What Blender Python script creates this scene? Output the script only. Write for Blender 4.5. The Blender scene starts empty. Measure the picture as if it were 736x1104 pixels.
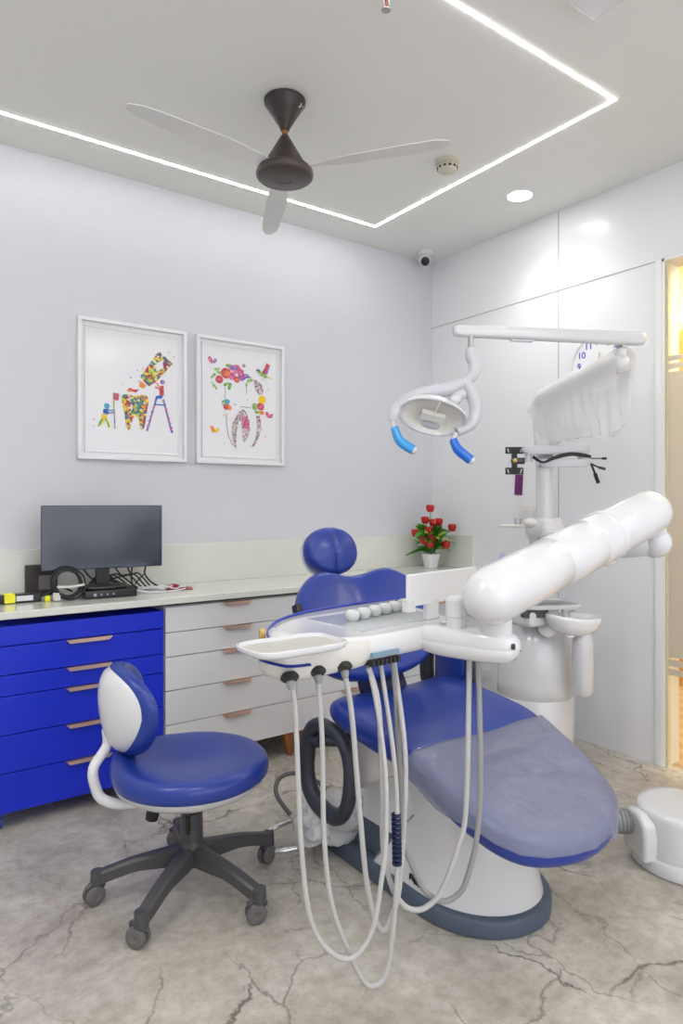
import bpy, bmesh, math, random
from mathutils import Vector, Matrix
random.seed(7)
PI = math.pi
S = bpy.context.scene
COL = S.collection

# ------------------------------------------------------------------ materials
def nt(name):
    m = bpy.data.materials.new(name); m.use_nodes = True
    t = m.node_tree; t.nodes.clear()
    out = t.nodes.new('ShaderNodeOutputMaterial')
    return m, t, out
def bump_of(t, scale, strength, dist=.002, kind='noise', detail=3, coord='Object'):
    tc = t.nodes.new('ShaderNodeTexCoord')
    if kind == 'noise':
        n = t.nodes.new('ShaderNodeTexNoise'); n.inputs['Detail'].default_value = detail
    else:
        n = t.nodes.new('ShaderNodeTexVoronoi')
    n.inputs['Scale'].default_value = scale
    t.links.new(tc.outputs[coord], n.inputs['Vector'])
    b = t.nodes.new('ShaderNodeBump'); b.inputs['Strength'].default_value = strength; b.inputs['Distance'].default_value = dist
    t.links.new(n.outputs[0], b.inputs['Height'])
    return b
def mat(name, col, rough=.4, metal=0, coat=0, bump=None, var=0, emis=None, es=0, spec=.5, alpha=1):
    m, t, out = nt(name)
    p = t.nodes.new('ShaderNodeBsdfPrincipled')
    p.inputs['Base Color'].default_value = (*col, 1); p.inputs['Roughness'].default_value = rough
    p.inputs['Metallic'].default_value = metal; p.inputs['Coat Weight'].default_value = coat
    p.inputs['Coat Roughness'].default_value = .08; p.inputs['Specular IOR Level'].default_value = spec
    p.inputs['Alpha'].default_value = alpha
    if var:
        tc = t.nodes.new('ShaderNodeTexCoord'); n = t.nodes.new('ShaderNodeTexNoise'); n.inputs['Scale'].default_value = 6
        r = t.nodes.new('ShaderNodeValToRGB'); k = 1 - var
        r.color_ramp.elements[0].color = (col[0]*k, col[1]*k, col[2]*k, 1); r.color_ramp.elements[0].position = .35
        r.color_ramp.elements[1].color = (*col, 1); r.color_ramp.elements[1].position = .65
        t.links.new(tc.outputs['Object'], n.inputs['Vector']); t.links.new(n.outputs[0], r.inputs[0]); t.links.new(r.outputs[0], p.inputs['Base Color'])
    if bump:
        b = bump_of(t, *bump); t.links.new(b.outputs[0], p.inputs['Normal'])
    if emis:
        p.inputs['Emission Color'].default_value = (*emis, 1); p.inputs['Emission Strength'].default_value = es
    t.links.new(p.outputs[0], out.inputs[0])
    return m
def film(name, col, tr=.5, rough=.25, bumps=(35, .6, .01)):
    m, t, out = nt(name)
    p = t.nodes.new('ShaderNodeBsdfPrincipled'); p.inputs['Base Color'].default_value = (*col, 1); p.inputs['Roughness'].default_value = rough
    b = bump_of(t, *bumps); t.links.new(b.outputs[0], p.inputs['Normal'])
    tr_ = t.nodes.new('ShaderNodeBsdfTransparent'); mx = t.nodes.new('ShaderNodeMixShader'); mx.inputs[0].default_value = tr
    t.links.new(p.outputs[0], mx.inputs[1]); t.links.new(tr_.outputs[0], mx.inputs[2]); t.links.new(mx.outputs[0], out.inputs[0])
    return m
def emit(name, col, s):
    m, t, out = nt(name); e = t.nodes.new('ShaderNodeEmission'); e.inputs[0].default_value = (*col, 1); e.inputs[1].default_value = s
    t.links.new(e.outputs[0], out.inputs[0]); return m

def floor_mat():
    m, t, out = nt('veined_stone')
    N = t.nodes.new; Lk = t.links.new
    p = N('ShaderNodeBsdfPrincipled'); p.inputs['Specular IOR Level'].default_value = .4
    tc = N('ShaderNodeTexCoord')
    n1 = N('ShaderNodeTexNoise'); n1.inputs['Scale'].default_value = 3.2; n1.inputs['Detail'].default_value = 9; n1.inputs['Roughness'].default_value = .62; n1.inputs['Distortion'].default_value = .5
    Lk(tc.outputs['Object'], n1.inputs['Vector'])
    r1 = N('ShaderNodeValToRGB'); e = r1.color_ramp.elements
    e[0].position = .34; e[0].color = (.43, .395, .34, 1); e[1].position = .62; e[1].color = (.62, .585, .525, 1)
    x = e.new(.5); x.color = (.55, .515, .455, 1)
    Lk(n1.outputs[0], r1.inputs[0])
    # fine mottling
    n2 = N('ShaderNodeTexNoise'); n2.inputs['Scale'].default_value = 22; n2.inputs['Detail'].default_value = 8; n2.inputs['Roughness'].default_value = .7
    Lk(tc.outputs['Object'], n2.inputs['Vector'])
    r2 = N('ShaderNodeValToRGB'); e = r2.color_ramp.elements; e[0].position = .38; e[0].color = (.70, .67, .63, 1); e[1].position = .6; e[1].color = (1, 1, 1, 1)
    Lk(n2.outputs[0], r2.inputs[0])
    mm = N('ShaderNodeMixRGB'); mm.blend_type = 'MULTIPLY'; mm.inputs[0].default_value = .8
    Lk(r1.outputs[0], mm.inputs[1]); Lk(r2.outputs[0], mm.inputs[2])
    prev = mm.outputs[0]
    # cracks: distorted voronoi edges, masked
    for sc, wid, dark, off, lo in ((1.25, .0046, .85, 3.1, .455), (3.6, .0042, .60, 9.7, .46)):
        mp = N('ShaderNodeMapping'); mp.inputs['Location'].default_value = (off, off*.7, 0); mp.inputs['Rotation'].default_value = (0, 0, .5); mp.inputs['Scale'].default_value = (1, .6, 1)
        nz = N('ShaderNodeTexNoise'); nz.inputs['Scale'].default_value = 3.0; nz.inputs['Detail'].default_value = 7; nz.inputs['Roughness'].default_value = .60
        Lk(tc.outputs['Object'], nz.inputs['Vector'])
        sub = N('ShaderNodeVectorMath'); sub.operation = 'SUBTRACT'; sub.inputs[1].default_value = (.5, .5, .5); Lk(nz.outputs['Color'], sub.inputs[0])
        scl = N('ShaderNodeVectorMath'); scl.operation = 'SCALE'; scl.inputs['Scale'].default_value = .26; Lk(sub.outputs[0], scl.inputs[0])
        ad = N('ShaderNodeVectorMath'); ad.operation = 'ADD'; Lk(tc.outputs['Object'], ad.inputs[0]); Lk(scl.outputs[0], ad.inputs[1]); Lk(ad.outputs[0], mp.inputs['Vector'])
        v = N('ShaderNodeTexVoronoi'); v.feature = 'DISTANCE_TO_EDGE'; v.inputs['Scale'].default_value = sc; Lk(mp.outputs[0], v.inputs['Vector'])
        mr = N('ShaderNodeMapRange'); mr.inputs['From Min'].default_value = 0; mr.inputs['From Max'].default_value = wid*sc; mr.inputs['To Min'].default_value = dark; mr.inputs['To Max'].default_value = 0
        Lk(v.outputs['Distance'], mr.inputs['Value'])
        nm = N('ShaderNodeTexNoise'); nm.inputs['Scale'].default_value = 1.6; nm.inputs['Detail'].default_value = 3; nm.noise_dimensions = '4D'; nm.inputs['W'].default_value = off
        Lk(tc.outputs['Object'], nm.inputs['Vector'])
        rr = N('ShaderNodeMapRange'); rr.inputs['From Min'].default_value = lo; rr.inputs['From Max'].default_value = lo+.06; Lk(nm.outputs[0], rr.inputs['Value'])
        ml = N('ShaderNodeMath'); ml.operation = 'MULTIPLY'; Lk(mr.outputs[0], ml.inputs[0]); Lk(rr.outputs[0], ml.inputs[1])
        mx = N('ShaderNodeMixRGB'); mx.inputs[2].default_value = (.075, .06, .048, 1); Lk(ml.outputs[0], mx.inputs[0]); Lk(prev, mx.inputs[1]); prev = mx.outputs[0]
    Lk(prev, p.inputs['Base Color'])
    rg = N('ShaderNodeMapRange'); rg.inputs['To Min'].default_value = .22; rg.inputs['To Max'].default_value = .42; Lk(n2.outputs[0], rg.inputs['Value']); Lk(rg.outputs[0], p.inputs['Roughness'])
    Lk(p.outputs[0], out.inputs[0]); return m

def mosaic(name, scale=38, sat=1.9, val=1.0, seed=0):
    m, t, out = nt(name); N = t.nodes.new; Lk = t.links.new
    p = N('ShaderNodeBsdfPrincipled'); p.inputs['Roughness'].default_value = .5
    tc = N('ShaderNodeTexCoord'); mp = N('ShaderNodeMapping'); mp.inputs['Location'].default_value = (seed, seed*2, seed)
    v = N('ShaderNodeTexVoronoi'); v.inputs['Scale'].default_value = scale
    hs = N('ShaderNodeHueSaturation'); hs.inputs['Saturation'].default_value = sat; hs.inputs['Value'].default_value = val
    Lk(tc.outputs['Object'], mp.inputs[0]); Lk(mp.outputs[0], v.inputs['Vector']); Lk(v.outputs['Color'], hs.inputs['Color']); Lk(hs.outputs[0], p.inputs['Base Color'])
    Lk(p.outputs[0], out.inputs[0]); return m
def slats_mat(name, c0, c1, scale, axis='Y'):
    m, t, out = nt(name); N = t.nodes.new; Lk = t.links.new
    p = N('ShaderNodeBsdfPrincipled'); p.inputs['Roughness'].default_value = .4
    tc = N('ShaderNodeTexCoord'); w = N('ShaderNodeTexWave'); w.bands_direction = axis; w.inputs['Scale'].default_value = scale; w.inputs['Distortion'].default_value = .6; w.inputs['Detail'].default_value = 3
    r = N('ShaderNodeValToRGB'); r.color_ramp.elements[0].color = (*c0, 1); r.color_ramp.elements[1].color = (*c1, 1)
    Lk(tc.outputs['Object'], w.inputs['Vector']); Lk(w.outputs[0], r.inputs[0]); Lk(r.outputs[0], p.inputs['Base Color']); Lk(p.outputs[0], out.inputs[0]); return m

def palette(name, cols, scale):
    m, t, out = nt(name); N = t.nodes.new; Lk = t.links.new
    p = N('ShaderNodeBsdfPrincipled'); p.inputs['Roughness'].default_value = .5
    tc = N('ShaderNodeTexCoord'); v = N('ShaderNodeTexVoronoi'); v.inputs['Scale'].default_value = scale; sp = N('ShaderNodeSeparateColor'); r = N('ShaderNodeValToRGB'); r.color_ramp.interpolation = 'CONSTANT'
    e = r.color_ramp.elements
    while len(e) < len(cols): e.new(.5)
    for i, c in enumerate(cols): e[i].position = i/len(cols)
    for i, c in enumerate(cols): e[i].color = (*c, 1)
    Lk(tc.outputs['Object'], v.inputs['Vector']); Lk(v.outputs['Color'], sp.inputs[0]); Lk(sp.outputs[0], r.inputs[0]); Lk(r.outputs[0], p.inputs['Base Color']); Lk(p.outputs[0], out.inputs[0]); return m
M = dict(
 white=mat('white_plastic', (.70, .70, .715), .22, coat=.5),
 whitem=mat('white_satin', (.78, .78, .79), .38),
 cream=mat('warm_white_plastic', (.72, .70, .66), .3, coat=.3),
 blue=mat('blue_leatherette', (.012, .040, .29), .34, coat=.15, bump=(420, .12, .0006)),
 bluecab=mat('blue_lacquer', (.002, .022, .60), .42),
 whitecab=mat('white_laminate', (.74, .74, .76), .33),
 gap=mat('gap_shade', (.02, .02, .022), .7),  # near-black painted as the shade inside gaps and slots
 copper=mat('rose_gold_metal', (.80, .56, .45), .32, metal=.85),
 counter=mat('cream_quartz', (.74, .75, .69), .12, coat=.3, bump=(6, .02, .001), var=.04),
 wallL=mat('lavender_textured_paint', (.66, .66, .70), .75, bump=(105, .42, .004, 'noise', 4)),
 wallR=mat('white_wall_panel', (.80, .805, .825), .3, coat=.1),
 wallN=mat('plain_white_paint', (.76, .76, .78), .7),
 ceil=mat('ceiling_paint', (.80, .80, .765), .65),
 seam=mat('panel_seam', (.38, .38, .38), .8),
 trim=mat('trim_paint', (.84, .85, .82), .4),
 darkgrey=mat('dark_grey_plastic', (.070, .068, .072), .42),
 caster=mat('grey_caster_rubber', (.14, .135, .13), .5),
 slate=mat('slate_blue_plastic', (.075, .10, .145), .38),
 armgrey=mat('charcoal_rubber', (.035, .040, .055), .42),
 navy=mat('navy_rubber', (.006, .010, .055), .45),
 black=mat('black_plastic', (.012, .012, .014), .32),
 blackmat=mat('black_rubber', (.02, .02, .022), .6),
 screen=mat('screen_glass', (.045, .055, .07), .16, spec=.6),
 bezel=mat('bezel_plastic', (.03, .04, .07), .16, coat=.5),
 chrome=mat('chrome', (.75, .75, .76), .12, metal=1),
 steel=mat('brushed_steel', (.42, .43, .44), .3, metal=.8),
 hose=mat('pale_grey_hose', (.50, .495, .485), .35),
 hosed=mat('mid_grey_hose', (.30, .30, .295), .38),
 corr=mat('corrugated_grey', (.30, .31, .32), .45),
 fan=mat('dark_brown_fan', (.028, .020, .019), .38),
 fan2=mat('brown_fan_motor', (.060, .045, .040), .35),
 blade=mat('pale_fan_blade', (.70, .70, .68), .6),
 paper=mat('print_paper', (.82, .82, .85), .45, coat=.25),
 frame=mat('white_picture_frame', (.82, .82, .84), .35),
 cover=film('lilac_protective_film', (.235, .25, .37), .22, .32, (22, .5, .02)),
 film=film('clear_crinkled_film', (.92, .92, .93), .42, .3, (40, .35, .01)), sleeve=film('milky_plastic_film', (.95, .95, .96), .45, .35, (18, .25, .01)),
 film2=film('thin_clear_film', (.85, .86, .88), .62, .15, (50, .5, .01)),
 lampblue=mat('sky_blue_grip', (.05, .36, .78), .3, coat=.4),
 lampblue2=mat('deep_blue_grip', (.01, .16, .68), .3, coat=.4),
 reflector=mat('cream_reflector', (.82, .80, .72), .2, coat=.5),
 lampgrey=mat('pale_grey_plastic', (.60, .61, .65), .3, coat=.3),
 yellow=mat('yellow_label', (.85, .80, .02), .5),
 red=mat('red_card', (.36, .02, .03), .45),
 rose=mat('red_petal', (.62, .012, .012), .45, var=.35),
 rose2=mat('yellow_petal', (.85, .45, .12), .5),
 leaf=mat('green_leaf', (.07, .34, .015), .45, var=.5),
 leaf2=mat('pale_green_leaf', (.35, .48, .08), .45),
 pot=mat('white_glazed_pot', (.80, .80, .81), .2, coat=.5),
 wood=mat('orange_wood', (.36, .13, .035), .45, var=.4),
 purple=mat('purple_sachet', (.22, .015, .20), .3, var=.7),
 bottle=mat('pale_blue_bottle', (.42, .58, .88), .15, coat=.5),
 clockface=mat('clock_face', (.86, .86, .88), .5),
 clockink=mat('purple_numeral', (.10, .07, .50), .5),
 gold=mat('gold_metal', (.70, .50, .15), .3, metal=.6),
 mosaic1=palette('multicolour_paint', [(.72, .50, .03), (.45, .05, .06), (.80, .62, .10), (.08, .25, .10), (.70, .22, .04), (.05, .12, .32), (.50, .55, .05), (.30, .05, .16), (.06, .28, .30), (.78, .70, .45)], 85), mosaic2=palette('floral_paint', [(.45, .38, .42), (.40, .10, .18), (.55, .52, .50), (.25, .30, .22), (.62, .45, .40), (.30, .20, .36), (.70, .66, .66)], 110),
 pk=palette('pink_paint', [(.62, .06, .20), (.75, .30, .42), (.50, .08, .25), (.70, .12, .18)], 170), rd=palette('red_paint', [(.58, .05, .06), (.70, .16, .12), (.42, .02, .05), (.66, .10, .16)], 170), gr=palette('green_paint', [(.16, .42, .08), (.38, .55, .12), (.10, .30, .08), (.55, .66, .40)], 150),
 bl=mat('blue_paint', (.03, .12, .50), .6), ye=mat('yellow_paint', (.88, .62, .02), .6), vi=palette('violet_paint', [(.28, .10, .42), (.48, .26, .52), (.20, .12, .40)], 170), gy=mat('grey_paint', (.28, .26, .28), .6), orr=mat('orange_paint', (.80, .28, .05), .6),
 sky=mat('sky_paint', (.10, .40, .55), .6),
 amber=mat('amber_wood_panel', (.62, .30, .02), .35, var=.25),
 planks=slats_mat('tan_wood_planks', (.42, .27, .14), (.56, .38, .22), 2.2, 'X'),
 slats=slats_mat('cream_slatted_panel', (.72, .55, .28), (.90, .74, .45), 6, 'Y'),
 greypanel=mat('taupe_panel', (.25, .20, .16), .5),
 led=emit('led_strip_glow', (1, .99, .96), 24), down=emit('downlight_glow', (1, .99, .97), 30), panel=emit('fill_panel_glow', (1, .985, .96), 11), warm=emit('warm_led_glow', (1, .85, .55), 18),
 detect=mat('ivory_plastic', (.62, .58, .47), .45), bulb=mat('red_glass_bulb', (.45, .07, .03), .2),
 plinth=mat('grille_dark', (.03, .03, .03), .6), bowlin=mat('bowl_glaze', (.85, .86, .88), .08, coat=.8), mat_=mat('clear_grey_mat', (.50, .52, .55), .18, coat=.6), blueedge=film('blue_clear_edge', (.05, .08, .50), .15, .15),
 glasscup=film('clear_cup', (.80, .82, .82), .40, .08, (30, .1, .002)), cups=mat('frosted_cup', (.62, .64, .62), .12, coat=.6), sticker=mat('blue_grey_sticker', (.20, .32, .42), .4),
 floor=floor_mat())

def glass_mat(name, col, tr, rough=.02):
    m, t, out = nt(name); N = t.nodes.new; Lk = t.links.new
    g = N('ShaderNodeBsdfGlossy'); g.inputs['Roughness'].default_value = rough; g.inputs['Color'].default_value = (.9, .9, .9, 1)
    tr_ = N('ShaderNodeBsdfTransparent'); tr_.inputs[0].default_value = (*col, 1)
    mx = N('ShaderNodeMixShader'); mx.inputs[0].default_value = tr
    Lk(g.outputs[0], mx.inputs[2]); Lk(tr_.outputs[0], mx.inputs[1]); Lk(mx.outputs[0], out.inputs[0]); return m
M['glass'] = glass_mat('door_glass', (.97, .98, .95), .07)
def frost():
    m, t, out = nt('frosted_film'); N = t.nodes.new; Lk = t.links.new
    a = N('ShaderNodeBsdfDiffuse'); a.inputs[0].default_value = (.74, .71, .63, 1)
    b = N('ShaderNodeBsdfTranslucent'); b.inputs[0].default_value = (.80, .76, .68, 1)
    g = N('ShaderNodeBsdfGlossy'); g.inputs['Roughness'].default_value = .2
    m1 = N('ShaderNodeMixShader'); m1.inputs[0].default_value = .45; Lk(a.outputs[0], m1.inputs[1]); Lk(b.outputs[0], m1.inputs[2])
    m2 = N('ShaderNodeMixShader'); m2.inputs[0].default_value = .06; Lk(m1.outputs[0], m2.inputs[1]); Lk(g.outputs[0], m2.inputs[2])
    Lk(m2.outputs[0], out.inputs[0]); return m
M['frost'] = frost()

# ------------------------------------------------------------------ mesh builder
def V3(p): return Vector(p)
def cm(pts, k=6, closed=False):
    P = [V3(p) for p in pts]; n = len(P); out = []
    rng = range(n) if closed else range(n-1)
    for i in rng:
        if closed: a, b, c, d = P[(i-1) % n], P[i], P[(i+1) % n], P[(i+2) % n]
        else: a, b, c, d = P[max(i-1, 0)], P[i], P[i+1], P[min(i+2, n-1)]
        for j in range(k):
            t = j/k
            out.append(.5*((2*b)+(c-a)*t+(2*a-5*b+4*c-d)*t*t+(3*b-a-3*c+d)*t**3))
    if not closed: out.append(P[-1])
    return out
def se(a, b, n=2.0, N=40, cx=0, cy=0, ph=0):
    r = []
    for i in range(N):
        t = 2*PI*i/N+ph; c, s = math.cos(t), math.sin(t)
        r.append((cx+a*math.copysign(abs(c)**(2/n), c), cy+b*math.copysign(abs(s)**(2/n), s)))
    return r
def interp(x, xs, ys):
    if x <= xs[0]: return ys[0]
    for i in range(len(xs)-1):
        if x <= xs[i+1]:
            t = (x-xs[i])/(xs[i+1]-xs[i]); return ys[i]+(ys[i+1]-ys[i])*t
    return ys[-1]
class B:
    def __init__(s): s.bm = bmesh.new(); s.mi = 0
    def face(s, vs):
        try: f = s.bm.faces.new(vs); f.material_index = s.mi; return f
        except ValueError: return None
    def loft(s, rings, caps=True, closed=True, loop=False):
        R = [[s.bm.verts.new(p) for p in r] for r in rings]; n = len(R[0])
        m = len(R)
        for i in range(m if loop else m-1):
            A, C = R[i], R[(i+1) % m]
            for j in range(n if closed else n-1):
                k = (j+1) % n; s.face([A[j], A[k], C[k], C[j]])
        if caps and not loop:
            s.face(R[0][::-1]); s.face(R[-1])
        return s
    def box(s, c, d, rz=0, bev=0, rot=None):
        R = rot or Matrix.Rotation(rz, 3, 'Z'); c = V3(c); x, y, z = d[0]/2, d[1]/2, d[2]/2
        if not bev:
            v = [s.bm.verts.new(c+R @ Vector((a*x, b*y, e*z))) for a in (-1, 1) for b in (-1, 1) for e in (-1, 1)]
            for q in ((0, 1, 3, 2), (4, 6, 7, 5), (0, 4, 5, 1), (2, 3, 7, 6), (0, 2, 6, 4), (1, 5, 7, 3)): s.face([v[i] for i in q])
            return s
        k = 3; b_ = bev
        def ring(inset, zz):
            a, b2 = x-b_, y-b_; r = b_-inset; o = []
            for q, (sx, sy) in enumerate(((1, 1), (-1, 1), (-1, -1), (1, -1))):
                for i in range(k+1):
                    t = q*PI/2+i*PI/2/k; o.append(c+R @ Vector((sx*a+r*math.cos(t), sy*b2+r*math.sin(t), zz)))
            return o
        rs = []
        for i in range(k+1):
            t = i*PI/2/k; rs.append(ring(b_-b_*math.sin(t), -z+b_-b_*math.cos(t)))
        for i in range(k+1):
            t = i*PI/2/k; rs.append(ring(b_-b_*math.cos(t), z-b_+b_*math.sin(t)))
        s.loft(rs); return s
    def cyl(s, p0, p1, r0, r1=None, n=24, caps=True):
        r1 = r0 if r1 is None else r1; p0, p1 = V3(p0), V3(p1); z = (p1-p0).normalized()
        u = z.orthogonal().normalized(); v = z.cross(u)
        s.loft([[p+(u*math.cos(2*PI*i/n)+v*math.sin(2*PI*i/n))*r for i in range(n)] for p, r in ((p0, r0), (p1, r1))], caps); return s
    def spin(s, p0, axis, prof, n=28):
        """profile of (radius, distance along axis)"""
        p0 = V3(p0); z = V3(axis).normalized(); u = z.orthogonal().normalized(); v = z.cross(u)
        rings = [[p0+z*h+(u*math.cos(2*PI*i/n)+v*math.sin(2*PI*i/n))*max(r, 1e-4) for i in range(n)] for r, h in prof]
        s.loft(rings); return s
    def tube(s, pts, r, n=10, k=6, smooth=True, closed=False, flat=1.0, up=None):
        P = cm(pts, k, closed) if smooth else [V3(p) for p in pts]; m = len(P)
        rr = r if isinstance(r, (list, tuple)) else None
        rings = []; u = None
        for i, p in enumerate(P):
            a = P[(i-1) % m] if (closed or i > 0) else P[i]; b = P[(i+1) % m] if (closed or i < m-1) else P[i]
            t = (b-a).normalized()
            if u is None: u = (V3(up).cross(t) if up else t.orthogonal()).normalized()
            else: u = (u-t*u.dot(t)).normalized()
            w = t.cross(u)
            q = i/(m-1 if not closed else m)
            rad = interp(q, [j/(len(rr)-1) for j in range(len(rr))], rr) if rr else r
            rings.append([p+u*math.cos(2*PI*j/n)*rad+w*math.sin(2*PI*j/n)*rad*flat for j in range(n)])
        s.loft(rings, not closed, True, closed); return s
    def prism(s, poly, O, U, V, N, depth):
        O, U, V, N = V3(O), V3(U), V3(V), V3(N)
        s.loft([[O+U*a+V*b for a, b in poly], [O+U*a+V*b+N*depth for a, b in poly]]); return s
    def pillow(s, outline, prof, O=(0, 0, 0), U=(1, 0, 0), V=(0, 1, 0), N=(0, 0, 1), fn=None, c=None):
        O, U, V, N = V3(O), V3(U), V3(V), V3(N)
        cx = c[0] if c else sum(p[0] for p in outline)/len(outline); cy = c[1] if c else sum(p[1] for p in outline)/len(outline)
        def P(a, b, h):
            if fn: a, b, h = fn(a, b, h)
            return O+U*a+V*b+N*h
        rings = []
        prev = None
        for sc, h in prof:
            if sc <= 0: r = [s.bm.verts.new(P(cx, cy, h))]
            else: r = [s.bm.verts.new(P(cx+(x-cx)*sc, cy+(y-cy)*sc, h)) for x, y in outline]
            if prev:
                n = len(outline)
                for j in range(n):
                    k = (j+1) % n
                    if len(prev) == 1: s.face([prev[0], r[k], r[j]])
                    elif len(r) == 1: s.face([prev[j], prev[k], r[0]])
                    else: s.face([prev[j], prev[k], r[k], r[j]])
            prev = r
        return s
    def ball(s, c, r, n=20, m=12, R=None):
        c = V3(c); r = (r, r, r) if not isinstance(r, (tuple, list)) else r; R = R or Matrix.Identity(3)
        rings = []
        for i in range(1, m):
            t = PI*i/m; rings.append([c+R @ Vector((r[0]*math.sin(t)*math.cos(2*PI*j/n), r[1]*math.sin(t)*math.sin(2*PI*j/n), -r[2]*math.cos(t))) for j in range(n)])
        s.loft(rings); return s
    def poly(s, pts, O, U, V, N=None, off=0):
        O, U, V = V3(O), V3(U), V3(V); n = V3(N)*off if N else Vector((0, 0, 0))
        s.face([s.bm.verts.new(O+U*a+V*b+n) for a, b in pts]); return s
def padprof(t, r=.8, inset=.10, crown=.012, base=True):
    """soft cushion profile: flat underside, rounded rim, crowned top"""
    p = [(0, 0), (.5, 0), (1-inset, 0)] if base else []
    for i in range(1, 8):
        a = -PI/2+PI*i/8; p.append((1-inset+inset*math.cos(a), t/2+t/2*math.sin(a)))
    p += [(1-inset, t), (.8*(1-inset), t+crown*.35), (.6*(1-inset), t+crown*.65), (.35*(1-inset), t+crown*.9), (.15, t+crown), (0, t+crown)]
    return p

ROOT = {}
def link(o): COL.objects.link(o); return o
def obj(name, b, mats, parent=None, smooth=True, bevel=0, ang=38, sub=0, local=False):
    bm = b.bm
    if parent is not None and not local:
        bmesh.ops.transform(bm, matrix=ROOT[parent.name].inverted(), verts=bm.verts)
    bmesh.ops.recalc_face_normals(bm, faces=bm.faces)
    if smooth:
        for f in bm.faces: f.smooth = True
        lim = math.radians(ang)
        for e in bm.edges:
            if len(e.link_faces) == 2 and e.calc_face_angle(0) > lim: e.smooth = False
    me = bpy.data.meshes.new(name); bm.to_mesh(me); bm.free()
    for m in (mats if isinstance(mats, (list, tuple)) else [mats]): me.materials.append(M[m] if isinstance(m, str) else m)
    o = link(bpy.data.objects.new(name, me))
    if parent is not None: o.parent = parent; ROOT[o.name] = ROOT[parent.name]
    if bevel:
        md = o.modifiers.new('bevel', 'BEVEL'); md.width = bevel; md.segments = 3; md.limit_method = 'ANGLE'; md.angle_limit = math.radians(40)
        md.harden_normals = False
    if sub:
        md = o.modifiers.new('sub', 'SUBSURF'); md.levels = sub; md.render_levels = sub
    return o
def tag(o, label, cat, group=None, kind=None):
    o['label'] = label; o['category'] = cat
    if group: o['group'] = group
    if kind: o['kind'] = kind
    return o
def thing(name, label, cat, loc=(0, 0, 0), rz=0, group=None):
    o = link(bpy.data.objects.new(name, None)); o.location = loc; o.rotation_euler = (0, 0, rz); o.empty_display_size = .1
    ROOT[o.name] = Matrix.Translation(loc) @ Matrix.Rotation(rz, 4, 'Z')
    return tag(o, label, cat, group)
def struct(name, b, mats, parent=None, **k):
    o = obj(name, b, mats, parent, **k)
    if parent is None: o['kind'] = 'structure'
    return o
def dup(root, loc, label=None, rz=None):
    r = root.copy(); link(r); r.location = loc
    if rz is not None: r.rotation_euler = (0, 0, rz)
    if label: r['label'] = label
    for ch in list(root.children):
        c = ch.copy(); link(c); c.parent = r
        for g in list(ch.children):
            d = g.copy(); link(d); d.parent = c
    return r
def textmesh(body, size, name='glyph'):
    cu = bpy.data.curves.new(name, 'FONT'); cu.body = body; cu.size = size; cu.align_x = 'CENTER'; cu.align_y = 'CENTER'; cu.extrude = .0008; cu.offset = size*.012
    o = bpy.data.objects.new(name, cu); COL.objects.link(o); bpy.context.view_layer.update()
    me = bpy.data.meshes.new_from_object(o.evaluated_get(bpy.context.evaluated_depsgraph_get())); bpy.data.objects.remove(o)
    return me

# directions along and across the photographer's view (for things turned to the room's middle)
D = Vector((.5848, .8112, 0)); Rr = Vector((.8112, -.5848, 0)); UP = Vector((0, 0, 1))
XW, YW, ZH = 2.953, 3.123, 2.70
CF, CZ = 2.673, .799                     # counter front edge, counter height

# ------------------------------------------------------------------ room shell
b = B(); b.box((.75, .8, -.05), (4.52, 4.9, .1)); struct('floor', b, 'floor')
b = B(); b.box((.75, .8, ZH+.05), (4.7, 4.9, .1)); struct('ceiling', b, 'ceil')
b = B(); b.box((.75, YW+.06, 1.35), (4.7, .12, 2.7)); struct('wall_left', b, 'wallL')
b = B(); DY0, DY1, DZ = .72, 1.62, 2.29
b.box((XW+.06, (YW+DY1)/2, 1.35), (.12, YW-DY1, 2.7)); b.box((XW+.06, (DY0-1.6)/2, 1.35), (.12, DY0+1.6, 2.7)); b.box((XW+.06, (DY0+DY1)/2, (DZ+2.7)/2), (.12, DY1-DY0, 2.7-DZ))
struct('wall_right', b, 'wallR')
b = B(); b.box((-1.25, -1.66, 1.35), (.7, .12, 2.7)); b.box((2.90, -1.66, 1.35), (.5, .12, 2.7)); b.box((.875, -1.66, .2), (3.55, .12, .4)); b.box((.875, -1.66, 2.6), (3.55, .12, .2)); struct('wall_back', b, 'wallN')  # wide opening added so that daylight evens out the room
b = B()
for x_ in (-.86, .0, .875, 1.75, 2.61): b.box((x_, -1.66, 1.45), (.05, .06, 2.1))
for z_ in (.42, 2.48): b.box((.875, -1.66, z_), (3.5, .06, .05))
struct('added_window_1', b, 'trim')  # unseen window frame, added with the opening to bring in daylight
b = B(); b.box((-1.56, .8, 1.35), (.12, 4.9, 2.7)); struct('wall_far_side', b, 'wallN')
# seams of the wall panels (thin grooves filled dark)
b = B(); b.box((XW-.0005, 2.173, 1.35), (.003, .003, 2.7)); struct('trim_1', b, 'seam')
b = B(); b.box((XW-.0005, (YW+DY1)/2, DZ-.001), (.003, YW-DY1, .004)); struct('trim_2', b, 'seam')
# door opening lining
b = B(); b.box((XW+.058, DY1-.006, DZ/2), (.128, .012, DZ)); b.box((XW-.004, DY1+.014, DZ/2), (.008, .030, DZ)); b.box((XW+.058, DY0+.006, DZ/2), (.128, .012, DZ)); b.box((XW+.058, (DY0+DY1)/2, DZ-.006), (.128, DY1-DY0, .012))
struct('trim_3', b, 'trim')
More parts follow.
